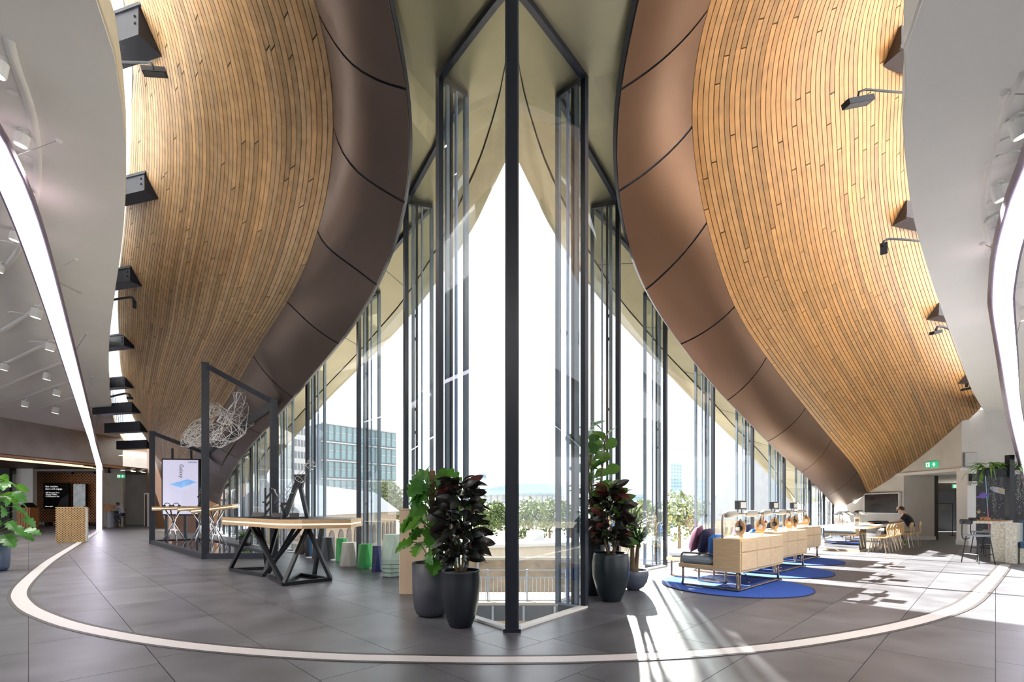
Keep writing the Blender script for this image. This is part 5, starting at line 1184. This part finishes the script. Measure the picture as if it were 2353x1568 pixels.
# wall screen, exit signs, corridor things
t = thing('wall_screen', (WX-0.09,20.85,1.07), label='wide dark screen in a white frame on the concrete end wall', cat='screen'); MB().box((0.03,0,0.42),(0.08,2.0,0.9)).build('frame','white_paint',t); MB().box((-0.015,0,0.42),(0.02,1.88,0.8)).build('display','screen_black',t)
mat('exit_green',(0.02,0.5,0.22),0.4,emit=(0.02,0.55,0.25),es=0.3)
def exit_sign(loc, x, w, label):
    t = thing('exit_sign', loc, label=label, cat='sign', group='green exit signs'); R = frame_xyz(x); h = w*0.42
    m = MB(); m.box((0,0,0),(w,h,0.05)); m.v = [R@v for v in m.v]; m.build('box','exit_green',t)
    def add(poly, nm): m = MB(); m.prism(poly,0.026,0.03); m.v = [R@v for v in m.v]; m.build(nm,'text_white',t)
    add([(w*.1,-h*.05),(w*.2,-h*.05),(w*.2,-h*.38),(w*.3,-h*.38),(w*.3,-h*.05),(w*.4,-h*.05),(w*.25,h*.35)],'arrow'); add([(-w*.44,-h*.4),(-w*.12,-h*.4),(-w*.12,h*.4),(-w*.44,h*.4)],'doorway')
    m = MB(); m.prism([(-w*.34,-h*.3),(-w*.26,-h*.3),(-w*.22,h*.1),(-w*.26,h*.32),(-w*.32,h*.1)],0.031,0.034); m.v = [R@v for v in m.v]; m.build('figure','exit_green',t)
q = P(2145,1068,18.4); exit_sign((WX-0.03,18.4,q.z), (0,-1,0), 0.5, 'large green exit sign on the concrete wall above the opening')
q = P(2199,1118,22.5); exit_sign((q.x,22.5,q.z), (1,0,0), 0.42, 'green exit sign hanging inside the dark corridor')
q = P(278,1095,32.6); exit_sign((q.x,32.6,q.z), (1,0,0), 0.5, 'small green exit sign at the edge of the grey pier')
d = thing('door_2', (24.0,26.15,0), -PI/2, kind='structure', label='black double doors with push bars at the end of the corridor', cat='door')
for y in (-0.62,0.62): 
    MB().box((0,y,1.12),(0.06,1.2,2.24)).build('leaf','door_black',d); MB().box((-.05,y,1.25),(.02,.7,.22)).build('notice','paper',d); MB().tube([(-.1,y-.5,.98),(-.1,y+.5,1.05)],.02,6).build('push_bar','galv',d)
t = thing('coat_rack', (P(2158,1165,22.5).x,22.5,0), 1.2, label='black coat rack with wooden hangers in the corridor', cat='coat rack'); MB().tube([(0,-.5,1.5),(0,.5,1.5)],.015,6).build('rail','black',t)
for y in (-.5,.5): MB().tube([(0,y,0),(0,y,1.5)],.015,6).build('upright','black',t); MB().tube([(-.25,y,.02),(.25,y,.02)],.015,6).build('foot','black',t)
for k in range(4): MB().tube([(-.2,-.3+.1*k,1.3),(0,-.3+.1*k,1.42),(.2,-.3+.1*k,1.3)],.012,5).build('hanger','head_oak',t)
q = P(2271,1057,16.5); ym = 17.25-(q.x-16.15)*0.1016-0.05
t = thing('wall_speaker', (q.x,ym,P(2271,1073,ym).z), -0.1, label='grey square fabric panel speaker above the space mural', cat='speaker'); MB().rbox((0,-.04,.25),(.42,.09,.5),.01).build('case','galv',t); MB().box((0,-.09,.25),(.39,.01,.47)).build('grille','grille',t)
t = thing('black_wall_box', (16.0,16.85,P(2217,1106,16.8).z), label='black box above a white notice beside the mural', cat='box'); MB().box((0.05,-.02,.13),(.2,.12,.26)).build('case','black_satin',t); MB().box((0.05,-.06,-.08),(.2,.02,.13)).build('notice','paper',t); text_mesh('20 20', .07, 'text_black','lettering',t,(-.03,-.075,-.1),frame_xyz((1,0,0)))
# space mural
mat('mural',(0.045,0.043,0.052),0.7,var=0.25,scale=3); mat('planet_purple',(0.16,0.10,0.42),0.6,var=0.3); mat('planet_gold',(0.5,0.38,0.14),0.6,var=0.4); mat('galaxy_glow',(0.45,0.45,0.55),0.7,var=0.5,scale=5); mat('beam_pink',(0.75,0.2,0.35),0.6); mat('beam_teal',(0.3,0.55,0.65),0.6)
xm0, xm1 = 16.32, 18.2; yl = lambda x: 17.25-(x-16.15)*0.1016-0.02
t = thing('space_mural', (xm0,yl(xm0),0), math.atan2(-0.1016,1), label='dark space mural with planets and a galaxy on the concrete wall', cat='mural'); R = frame_xyz((1,0,0)); zM0, zM1 = 0.02, 2.5; wM = xm1-xm0
MB().box((wM/2,0,(zM0+zM1)/2),(wM,0.02,zM1-zM0)).build('panel','mural',t)
def deco(poly, m_, nm, y=-0.013): MB().prism(poly,-0.002,0.002,M=R,c=(0,y,0)).build(nm,m_,t)
ell = lambda cx_,cz_,a_,b_,th=0.0,n_=18: [(cx_+a_*math.cos(2*PI*k/n_)*math.cos(th)-b_*math.sin(2*PI*k/n_)*math.sin(th), cz_+a_*math.cos(2*PI*k/n_)*math.sin(th)+b_*math.sin(2*PI*k/n_)*math.cos(th)) for k in range(n_)]
deco(ell(.4,1.75,.13,.11),'planet_purple','planet'); deco(ell(.4,1.74,.27,.04,0.25),'planet_purple','planet_ring',-0.016); deco(ell(.26,1.17,.06,.06),'planet_gold','planet'); deco(ell(.95,1.92,.36,.1,-0.3),'galaxy_glow','galaxy'); deco(ell(.98,1.92,.12,.05,-0.3),'planet_gold','galaxy_core',-0.016)
deco([(.46,zM1),(.49,zM1),(.56,1.3),(.53,1.3)],'beam_teal','light_beam'); deco([(.53,1.3),(.56,1.3),(.62,.4),(.58,.4)],'beam_pink','light_beam'); deco([(1.3,1.7),(1.33,1.7),(1.28,.4),(1.24,.4)],'beam_pink','light_beam')
rr = random.Random(8); m = MB()
for k in range(110): x,z,s = rr.uniform(.03,wM-.03), rr.triangular(.1,2.45,.9), rr.uniform(.004,.012); m.box((x,-.013,z),(s,.003,s))
m.build('star','text_white',t)
deco([(.25,2.32),(.36,2.26),(.42,2.2),(.34,2.22)],'galaxy_glow','comet')

# terrazzo counter, bar stools, blue seat, plant frame
mat('terrazzo',(0.66,0.64,0.54),0.5,var=0.22,scale=26,detail=1.0); mat('sofa_blue',(0.06,0.13,0.22),0.9,var=0.1,scale=50); mat('seat_grey',(0.30,0.33,0.36),0.7); mat('stripe_warm',(0.7,0.3,0.12),0.7,var=0.6,scale=3,stretch=(.2,.2,3))
cA = V((11.75,11.35,0)); crz = math.atan2(1.0,-0.62)     # counter runs away from the floor band
ux = V((math.cos(crz),math.sin(crz),0))
t = thing('terrazzo_counter', (0,0,0), label='pale terrazzo counter block with an overhanging bar top', cat='counter')
def cbox(px0, Y0, px1, Y1, dep, z0, z1, nm, m_, ins=0.0):
    a = V(((px0-CX)*Y0/F,Y0,0)); b = V(((px1-CX)*Y1/F,Y1,0)); d = (b-a).normalized(); n = V((-d.y,d.x,0)); n = n if n.y > 0 else -n
    poly = [a,b,b+n*dep,a+n*dep]; MB().prism([(p.x,p.y) for p in poly],z0,z1).build(nm,m_,t)
cbox(2276,11.95,2310,11.75,1.0,0,0.93,'end_block','terrazzo'); cbox(2310,11.6,2336,11.45,1.0,0,0.95,'side_block','terrazzo'); cbox(2236,12.2,2312,11.72,0.75,0.93,0.99,'bar_top','terrazzo'); cbox(2245,12.35,2300,11.9,0.5,0.992,1.02,'timber_board','cafe_oak')
t = thing('blue_seat', (0,0,0), label='blue upholstered bench seat against the terrazzo counter', cat='seat')
cbox(2344,11.55,2420,11.25,0.9,0,0.36,'base','terrazzo'); cbox(2345,11.52,2420,11.22,0.85,0.37,0.50,'seat_pad','sofa_blue'); cbox(2346,12.05,2420,11.75,0.2,0.50,1.0,'back_pad','sofa_blue')
def bar_stool(px, Y, rz, label, back='black_satin'):
    t = thing('bar_stool', ((px-CX)*Y/F,Y,0), rz, label=label, cat='stool', group='black tubular bar stools')
    MB().rbox((0,0,.66),(.4,.38,.04),.012).build('seat','seat_grey',t)
    for sx in (-1,1):
        for sy in (-1,1): MB().tube([(sx*.15,sy*.14,.64),(sx*.21,sy*.2,0)],.012,6).build('leg','black',t)
    for s in (-1,1): MB().tube([(s*.19,-.185,.22),(s*.19,.185,.22)],.009,5).build('foot_rail','black',t); MB().tube([(-.19,s*.185,.22),(.19,s*.185,.22)],.009,5).build('foot_rail','black',t)
    MB().tube(spline([V((-.1,.1,.6)),V((-.3,.05,.57)),V((-.36,.05,.65)),V((-.36,.05,.95)),V((-.3,.05,1.0))],18),.012,6).build('back_tube','black',t,smooth=True); MB().rbox((-.28,.03,.99),(.05,.3,.12),.02).build('back_pad',back,t)
bar_stool(2247,11.55,0.1,'grey seated bar stool standing out from the counter'); bar_stool(2262,13.3,0.1,'grey seated bar stool tucked under the counter top'); bar_stool(2286,14.0,0.1,'bar stool with striped orange back behind the counter','stripe_warm')
t = thing('plant_frame', (0,0,0), label='black steel post frame on the counter holding hanging plants', cat='frame')
p0 = V(((2320-CX)*11.9/F,11.9,1.022)); p1 = V(((2340-CX)*12.9/F,12.9,0.99))
MB().box((p0.x,p0.y,1.022+0.8),(.12,.12,1.6)).build('post','black_satin',t); MB().box((p0.x+.55,p0.y+.5,1.022+0.7),(.05,.05,1.4)).build('post','black_satin',t); MB().bar((p0.x,p0.y,2.1),(p0.x+.55,p0.y+.5,2.1),.05,.05).build('top_rail','black_satin',t); MB().bar((p0.x-.35,p0.y+.1,2.1),(p0.x,p0.y,2.1),.05,.05).build('bracket','black_satin',t)
for z in (1.45,1.48): MB().bar((p0.x,p0.y,z),(p0.x+.55,p0.y+.5,z),.02,.02).build('mid_rail','galv',t)
MB().prism([(p0.x-.5,p0.y+.1),(p0.x-.08,p0.y-.02),(p0.x-.08,p0.y+.2),(p0.x-.5,p0.y+.32)],2.13,2.28).build('trough','black_satin',t); MB().prism([(p0.x+.1,p0.y+.0),(p0.x+.45,p0.y+.3),(p0.x+.38,p0.y+.48),(p0.x+.05,p0.y+.2)],2.13,2.28).build('trough','black_satin',t)
PF = p0
# ------------------------------------------------------------------ plants
def leafmat(name, col, back, rough=0.35, tr=0.3):
    m = mat(name, col, rough, var=0.25, scale=14); N, L = m.node_tree.nodes, m.node_tree.links
    t = N.new('ShaderNodeBsdfTranslucent'); t.inputs[0].default_value = (*back,1); x = N.new('ShaderNodeMixShader'); x.inputs[0].default_value = tr
    L.new(N['Principled BSDF'].outputs[0], x.inputs[1]); L.new(t.outputs[0], x.inputs[2]); L.new(x.outputs[0], N['Material Output'].inputs[0])
leafmat('monstera',(0.045,0.16,0.03),(0.2,0.5,0.05)); leafmat('croton_dark',(0.018,0.024,0.019),(0.10,0.04,0.04),0.28,0.12); leafmat('croton_green',(0.06,0.13,0.03),(0.2,0.35,0.05)); leafmat('croton_red',(0.10,0.025,0.025),(0.35,0.08,0.05),0.3,0.2)
leafmat('fig_leaf',(0.05,0.14,0.04),(0.25,0.45,0.08)); leafmat('palm_blade',(0.03,0.085,0.025),(0.1,0.2,0.04),0.4,0.15); leafmat('pothos',(0.09,0.22,0.04),(0.3,0.55,0.08)); leafmat('string_leaf',(0.26,0.34,0.28),(0.3,0.4,0.25)); leafmat('ivy_dark',(0.06,0.09,0.06),(0.1,0.2,0.06))
mat('pot_slate',(0.055,0.058,0.072),0.5,var=0.1,scale=8); mat('pot_charcoal',(0.010,0.012,0.018),0.42); mat('pot_teal',(0.012,0.02,0.025),0.34); mat('pot_blue',(0.07,0.10,0.17),0.5); mat('pot_grey',(0.10,0.12,0.16),0.45); mat('soil',(0.07,0.05,0.03),0.95,var=0.5,scale=60); mat('moss_pole',(0.20,0.12,0.06),0.95,var=0.3,scale=60,bump=0.4); mat('stem_green',(0.10,0.16,0.05),0.6); mat('stem_brown',(0.17,0.12,0.07),0.8)
def leaf_mesh(name, L, W, m, prof, notch=None, droop=0.25, fold=0.18, n=12):
    b = MB(); mid, lf, rt = [], [], []
    for i in range(n+1):
        t = i/n; w = W/2*prof(t)*(1 if not notch else notch(i)); x = L*t; z = -droop*L*t*t
        mid.append(V((x,0,z))); lf.append(V((x+(0.10*L if notch else 0)*prof(t),w,z+fold*w))); rt.append(V((x+(0.10*L if notch else 0)*prof(t),-w,z+fold*w)))
    b.grid([lf,mid]); b.grid([mid,rt]); return b.mesh(name, m, True)
oval = lambda t: max(0.02, math.sin(PI*min(1,t**0.8))**0.8)
heart = lambda t: max(0.02, (math.sin(PI*(0.16+0.84*t))**0.7)*(1-0.15*t))
fiddle = lambda t: max(0.03, (0.55+0.45*math.sin(PI*(t*1.3-0.55)))*math.sin(PI*min(1,0.12+0.88*t))**0.45)
lance = lambda t: max(0.02, math.sin(PI*t**0.9)**0.75)
def put(me, root, pos, d, up=V((0,0,1)), s=1.0, roll=0.0, name='leaf'):
    d = d.normalized(); y = up.cross(d); y = y.normalized() if y.length > 1e-4 else d.orthogonal().normalized(); z = d.cross(y)
    R = Matrix((d, y, z)).transposed() @ Matrix.Rotation(roll,3,'X')
    o = link(name, me, root); M = (R*s).to_4x4(); M.translation = pos; o.matrix_local = M; return o
def pot(root, prof, m, soil_r, soil_z):
    MB().lathe(prof,40).build('pot',m,root,smooth=True); MB().lathe([(0,soil_z-.02),(soil_r,soil_z-.02),(soil_r,soil_z),(0,soil_z+.012)],30).build('soil','soil',root)
# monstera on a moss pole
def monstera(loc, scale, seed, nl, h, label, potf, pole=True, reach=0.34, z0=0.64):
    rr = random.Random(seed); t = thing('monstera_plant', loc, label=label, cat='plant', scale=scale); potf(t)
    ms = [leaf_mesh('leaf', L_, W_, 'monstera', heart, (lambda i: 1.0 if i % 3 or i > 10 else 0.62), dr, 0.12) for L_,W_,dr in ((.27,.24,.35),(.23,.20,.5),(.31,.27,.25))]
    if pole: MB().tube([(0,0,z0-.05),(0,0,z0+.3),(.01,0,h)],[.03,.032,.035],12).build('moss_pole','moss_pole',t,smooth=True)
    for k in range(nl):
        f = k/nl; z = z0+.02+(h-z0-.1)*f**0.8; a = rr.uniform(0,2*PI); r = reach*(1-0.45*f)*rr.uniform(.45,1.0)
        p0 = V((rr.uniform(-.05,.05),rr.uniform(-.05,.05),max(z0,z-.15))); p1 = V((r*math.cos(a),r*math.sin(a),z+rr.uniform(-.02,.16)))
        MB().tube(spline([p0,(p0+p1)/2+V((0,0,.07)),p1],6),.006,5).build('stem','stem_green',t)
        d = V((math.cos(a),math.sin(a),rr.uniform(-.9,-.1))); put(rr.choice(ms), t, p1-d.normalized()*.03, d, s=rr.uniform(.75,1.2), roll=rr.uniform(-.9,.9))
    return t
P1 = [(0,0),(.13,0),(.185,.03),(.215,.09),(.235,.25),(.242,.66),(.228,.66),(.215,.6)]
monstera((-1.0,6.02,0),1.0,21,60,1.80,'tall split leaf monstera climbing a moss pole in a wide slate grey pot',lambda t: pot(t,P1,'pot_slate',.225,.625))
P2 = [(0,0),(.16,0),(.2,.03),(.22,.1),(.245,.75),(.23,.75),(.22,.7)]
monstera((-10.85,10.15,0),1.0,22,40,2.0,'big glossy leaf monstera in a blue grey pot beside the floor band',lambda t: pot(t,P2,'pot_blue',.23,.72),False,0.55,0.72)
# croton
def croton(loc, seed, h0, h1, label, potf, w=0.30, n=170, reds=0.25):
    rr = random.Random(seed); t = thing('croton_plant', loc, label=label, cat='plant'); potf(t)
    ms = {m: leaf_mesh('leaf',.21,.11,m,lance,None,.3,.2,8) for m in ('croton_dark','croton_green','croton_red')}
    for k in range(4): a = k*1.6+.3; MB().tube(spline([V((.03*math.cos(a),.03*math.sin(a),h0-.03)),V((.1*math.cos(a),.1*math.sin(a),h0+.2)),V((.14*math.cos(a),.14*math.sin(a),h0+(h1-h0)*.75))],8),[.018-.0015*i for i in range(8)],7).build('stem','stem_brown',t,smooth=True)
    for k in range(n):
        f = rr.random(); z = h0+.14+(h1-h0-.14)*f; q = w*(0.55+0.45*math.sin(PI*min(1,.25+.75*f)))*(1 if f < .85 else .7); a = rr.uniform(0,2*PI); r = q*math.sqrt(rr.uniform(.05,1))
        d = V((math.cos(a),math.sin(a),rr.uniform(-.35,.9))); m = 'croton_dark' if rr.random() > reds*(1.6*f) else ('croton_red' if rr.random() < .5 else 'croton_green')
        put(ms[m], t, V((r*math.cos(a)*.75,r*math.sin(a)*.75,z-.02)), d, s=rr.uniform(.7,1.15), roll=rr.uniform(-1.4,1.4))
    return t
P3 = [(0,0),(.115,0),(.13,.01),(.17,.12),(.205,.30),(.222,.50),(.218,.615),(.224,.635),(.205,.635),(.2,.58)]
croton((-.58,5.47,0),31,.62,1.66,'dark leaved croton in a tall charcoal pot beside the corner mullion',lambda t: pot(t,P3,'pot_charcoal',.203,.6),.25,270,.12)
P4 = [(0,0),(.13,0),(.145,.01),(.20,.13),(.255,.33),(.27,.5),(.25,.66),(.242,.69),(.225,.69),(.225,.64)]
croton((1.42,6.95,0),32,.67,1.66,'dark croton with red young leaves in a rounded teal black pot',lambda t: pot(t,P4,'pot_teal',.23,.66),.27,270,.35)
# fiddle leaf fig in the tall pot
rr = random.Random(33); t = thing('fiddle_leaf_fig', (1.24,7.45,0), scale=1.06, label='fiddle leaf fig in a tall tapered charcoal planter by the glass', cat='plant')
pot(t,[(0,0),(.12,0),(.14,.02),(.17,.5),(.20,1.1),(.185,1.1),(.18,1.05)],'pot_charcoal',.188,1.07)
fm = [leaf_mesh('leaf',L_,W_,'fig_leaf',fiddle,None,dr,.15) for L_,W_,dr in ((.33,.22,.2),(.28,.2,.35),(.25,.17,.1))]
for (dx,dy,hh) in ((-.04,.02,2.45),(.10,-.03,2.4),(.0,.08,2.15)):
    MB().tube(spline([V((dx*.3,dy*.3,1.05)),V((dx,dy,1.5)),V((dx*1.8,dy*1.8,hh-.1))],8),.014,7).build('stem','stem_brown',t,smooth=True)
    for k in range(17):
        f = k/17; z = 1.25+(hh-1.25)*f; a = k*2.4+dx*20; d = V((math.cos(a),math.sin(a),.25+.9*f)); put(rr.choice(fm), t, V((dx*(.5+1.3*f),dy*(.5+1.3*f),z)), d, s=rr.uniform(.9,1.25), roll=rr.uniform(-1.2,1.2))
# ponytail palm in a bowl
rr = random.Random(34); t = thing('ponytail_palm', (1.98,7.9,0), label='ponytail palm with thin drooping blades in a round grey bowl', cat='plant')
pot(t,[(0,0),(.1,0),(.11,.012),(.17,.05),(.225,.14),(.245,.24),(.24,.32),(.225,.32),(.22,.28)],'pot_grey',.225,.29)
for (a,b,c) in ((-.02,0,.95),(.09,.02,.75)):
    MB().tube(spline([V((0,0,.27)),V((a*.5,b,.35)),V((a,b,c))],8),[.06,.05,.04,.035,.032,.03,.028,.028],9).build('stem','stem_brown',t,smooth=True)
    m = MB()
    for k in range(170):
        q = rr.uniform(0,2*PI); e = rr.uniform(.15,1.3); L_ = rr.uniform(.38,.68); d0 = V((math.cos(q)*math.cos(e),math.sin(q)*math.cos(e),math.sin(e))); p = V((a,b,c)); pts = [p]
        for i in range(7): d0 = (d0+V((0,0,-.06-.045*i))).normalized(); p = p+d0*L_/7; pts.append(p)
        s = V((-math.sin(q),math.cos(q),0)); m.grid([[x+s*.012*(1-i/8),x-s*.012*(1-i/8)] for i,x in enumerate(pts)])
    m.build('blades','palm_blade',t,kind='stuff')
# hanging plants over the counter
pm = leaf_mesh('leaf',.16,.085,'pothos',heart,None,.5,.15,8); gm = leaf_mesh('leaf',.42,.03,'pothos',lance,None,.7,.2,10); im = leaf_mesh('leaf',.09,.06,'ivy_dark',heart,None,.4,.15,6)
for j,(ox,oy,nn_,lab,mm_,trail,spread) in enumerate(((-.3,.18,70,'bright green trailing pothos in the trough beside the black post',(pm,gm),'string_leaf',.26),(.26,.24,110,'dark green ivy with long pale strings in the trough nearer the light ribbon',(im,pm),'string_leaf',.3))):
    rr = random.Random(50+j); t = thing('hanging_plant', (PF.x+ox,PF.y+oy,2.285), label=lab, cat='plant')
    for k in range(nn_):
        a = rr.uniform(0,2*PI); r = spread*math.sqrt(rr.random()); d = V((math.cos(a),math.sin(a),rr.uniform(-.5,.8))); put(rr.choice(mm_), t, V((r*math.cos(a),r*math.sin(a)*.7,rr.uniform(.0,.18))), d, s=rr.uniform(.8,1.2))
    MB().lathe([(0,-.01),(.14,-.01),(.16,.02),(0,.05)],12).build('root_ball','soil',t)
    m = MB()
    for k in range(8):
        x0,y0 = rr.uniform(-.2,.2), -.13+rr.uniform(-.05,.02); L_ = rr.uniform(.5,1.15)
        for i in range(int(L_*38)):
            p = V((x0+rr.uniform(-.02,.02),y0+rr.uniform(-.02,.02),-.02-i/38)); u = V((rr.gauss(0,1),rr.gauss(0,1),rr.gauss(0,1))).normalized()*.014; v = u.orthogonal().normalized()*.011; m.add([p-u,p-v,p+u,p+v],[(0,1,2,3)])
    m.build('trailing_strings',trail,t,kind='stuff')
# planter far behind the demo tables
rr = random.Random(60); t = thing('window_plant', (-9.2,16.65,0), scale=0.62, label='leafy green plant in a dark round pot behind the demo tables', cat='plant'); pot(t,[(0,0),(.2,0),(.26,.05),(.32,.55),(.3,.55),(.29,.5)],'pot_charcoal',.3,.52)
for k in range(40): a = rr.uniform(0,2*PI); d = V((math.cos(a),math.sin(a),rr.uniform(0,1.2))); put(pm, t, V((.12*math.cos(a),.12*math.sin(a),.52+rr.uniform(0,.25))), d, s=2.0*rr.uniform(.8,1.2))

# ------------------------------------------------------------------ people
mat('tee_black',(0.012,0.013,0.018),0.85); mat('chino',(0.42,0.38,0.31),0.85); mat('shoe_lime',(0.28,0.34,0.05),0.7); mat('shirt_pale',(0.30,0.36,0.42),0.85); mat('glasses',(0.02,0.02,0.02),0.3)
def body(name, loc, rz, label, top, trouser, shoe, skinm, hairm, sleeves, lift=0.0, glasses=True, bald=True):
    t = thing(name, loc, rz, label=label, cat='person')
    J = {}; E = []
    def j(k, p, r, frm=None):
        J[k] = (V(p)+V((0,0,lift)), r)
        if frm: E.append((frm,k))
    j('pelvis',(0,-.04,.57),.135); j('waist',(0,.02,.72),.135,'pelvis'); j('chest',(0,.10,.92),.15,'waist'); j('upper',(0,.17,1.04),.12,'chest'); j('neck',(0,.23,1.12),.055,'upper'); j('headb',(0,.28,1.17),.075,'neck'); j('head',(0,.315,1.245),.098,'headb'); j('headt',(0,.30,1.30),.07,'head')
    for s,n in ((-1,'l'),(1,'r')):
        j('sh'+n,(s*.18,.16,1.03),.07,'upper'); j('el'+n,(s*.25,.30,.84),.047,'sh'+n); j('wr'+n,(s*.13,.50,.80),.03,'el'+n); j('pa'+n,(s*.10,.57,.795),.028,'wr'+n)
        for i,(dx,L_) in enumerate(((-.03,.06),(-.01,.075),(.012,.07),(.032,.055))): j('f%d%s'%(i,n),(s*.10+dx,.57+L_*.6,.80),.0095,'pa'+n); j('g%d%s'%(i,n),(s*.10+dx,.57+L_,.785),.0085,'f%d%s'%(i,n))
        j('t'+n,(s*.06,.545,.80),.011,'pa'+n); j('u'+n,(s*.05,.575,.79),.0095,'t'+n)
        j('hip'+n,(s*.09,.0,.55),.10,'pelvis'); j('kn'+n,(s*.13,.40,.53),.068,'hip'+n); j('an'+n,(s*.12,.30 if s<0 else .16,.11),.043,'kn'+n); j('to'+n,(s*.12,.46 if s<0 else .32,.045),.038,'an'+n)
    names = list(J); me = bpy.data.meshes.new('body'); me.from_pydata([J[k][0] for k in names],[(names.index(a),names.index(b)) for a,b in E],[])
    o = bpy.data.objects.new('body', me); COL.objects.link(o)
    md = o.modifiers.new('skin','SKIN'); md.use_smooth_shade = True
    for i,k in enumerate(names): sv = me.skin_vertices[0].data[i]; sv.radius = (J[k][1],J[k][1]); sv.use_root = (k == 'pelvis')
    sb = o.modifiers.new('sub','SUBSURF'); sb.levels = 2; sb.render_levels = 2
    bpy.context.view_layer.update(); ev = bpy.data.meshes.new_from_object(o.evaluated_get(bpy.context.evaluated_depsgraph_get())); bpy.data.objects.remove(o)
    ev.materials.clear()
    for m_ in (top,trouser,shoe,skinm): ev.materials.append(MAT[m_])
    reg = {}
    for k in names: reg[k] = 3 if k in ('neck','headb','head','headt') or k[:2] in ('wr','pa') or k[0] in 'fgtu' and k not in ('upper',) and k[:2] != 'to' else (1 if k[:3] in ('pel','hip') or k[:2] in ('kn',) else (2 if k[:2] in ('to',) else (1 if k[:2] == 'an' else 0)))
    segs = []
    for a,b in E:
        for f in (0,.25,.5,.75,1):
            r = reg[b]
            if b[:2] == 'wr': r = 0 if (sleeves and f < .9) else 3
            if b[:2] == 'el' : r = 0 if sleeves or f < .6 else 3
            if b[:2] == 'to': r = 2
            if b[:2] == 'an': r = 1 if f < .9 else 2
            if b == 'neck': r = 0 if f < .5 else 3
            if b == 'waist': r = 1 if f < .3 else 0
            segs.append((J[a][0].lerp(J[b][0],f), r))
    for p in ev.polygons:
        c = p.center; p.material_index = min(segs, key=lambda s_: (s_[0]-c).length_squared)[1]; p.use_smooth = True
    link('body', ev, t)
    hc = J['head'][0]
    MB().ball(hc+V((0,-.02,.035)),(.098,.108,.085),14,9).build('hair',hairm,t,smooth=True)
    MB().tube([hc+V((0,.095,.02)),hc+V((0,.118,-.012)),hc+V((0,.10,-.028))],[.008,.015,.009],7).build('nose',skinm,t,smooth=True)
    for s in (-1,1): MB().ball(hc+V((s*.098,.0,-.01)),(.012,.025,.035),8,6).build('ear',skinm,t,smooth=True); MB().ball(hc+V((s*.036,.088,.012)),(.012,.008,.008),8,5).build('eye','text_white',t)
    MB().ball(hc+V((0,.095,-.055)),(.024,.008,.006),8,5).build('mouth','book_red',t)
    if glasses:
        for s in (-1,1): MB().tube([hc+V((s*.036+.026*math.cos(q*PI/6),.102,.012+.02*math.sin(q*PI/6))) for q in range(12)],.003,4,closed=True).build('glasses_rim','glasses',t); MB().tube([hc+V((s*.062,.1,.015)),hc+V((s*.1,.0,.012))],.003,4).build('glasses_arm','glasses',t)
    if bald: MB().ball(hc+V((0,.03,.055)),(.082,.075,.068),14,9).build('forehead',skinm,t,smooth=True)
    return t
body('person', (PM.x,PM.y,0), ERZ, 'man in black t-shirt and beige trousers bending over the long table', 'tee_black','chino','shoe_lime','skin','hair', False)
q = P(282,1200,31.0); cfz = 0.28
body('person', (q.x,q.y,0), PI*0.55, 'person in pale shirt and dark jeans sitting at the cafe counter', 'shirt_pale','jean','black','skin_dark','hair', True, cfz, False, False)
t = thing('counter_stool', (q.x,q.y,0), label='dark stool under the person at the cafe counter', cat='stool'); MB().lathe([(0,.68),(.19,.68),(.2,.70),(0,.71)],18).build('seat','black',t)
for k in range(4): MB().tube([(.12*math.cos(k*PI/2),.12*math.sin(k*PI/2),.68),(.2*math.cos(k*PI/2),.2*math.sin(k*PI/2),0)],.014,6).build('leg','black',t)
MB().tube([(.17*math.cos(k*PI/8),.17*math.sin(k*PI/8),.3) for k in range(16)],.01,5,closed=True).build('foot_ring','black',t)
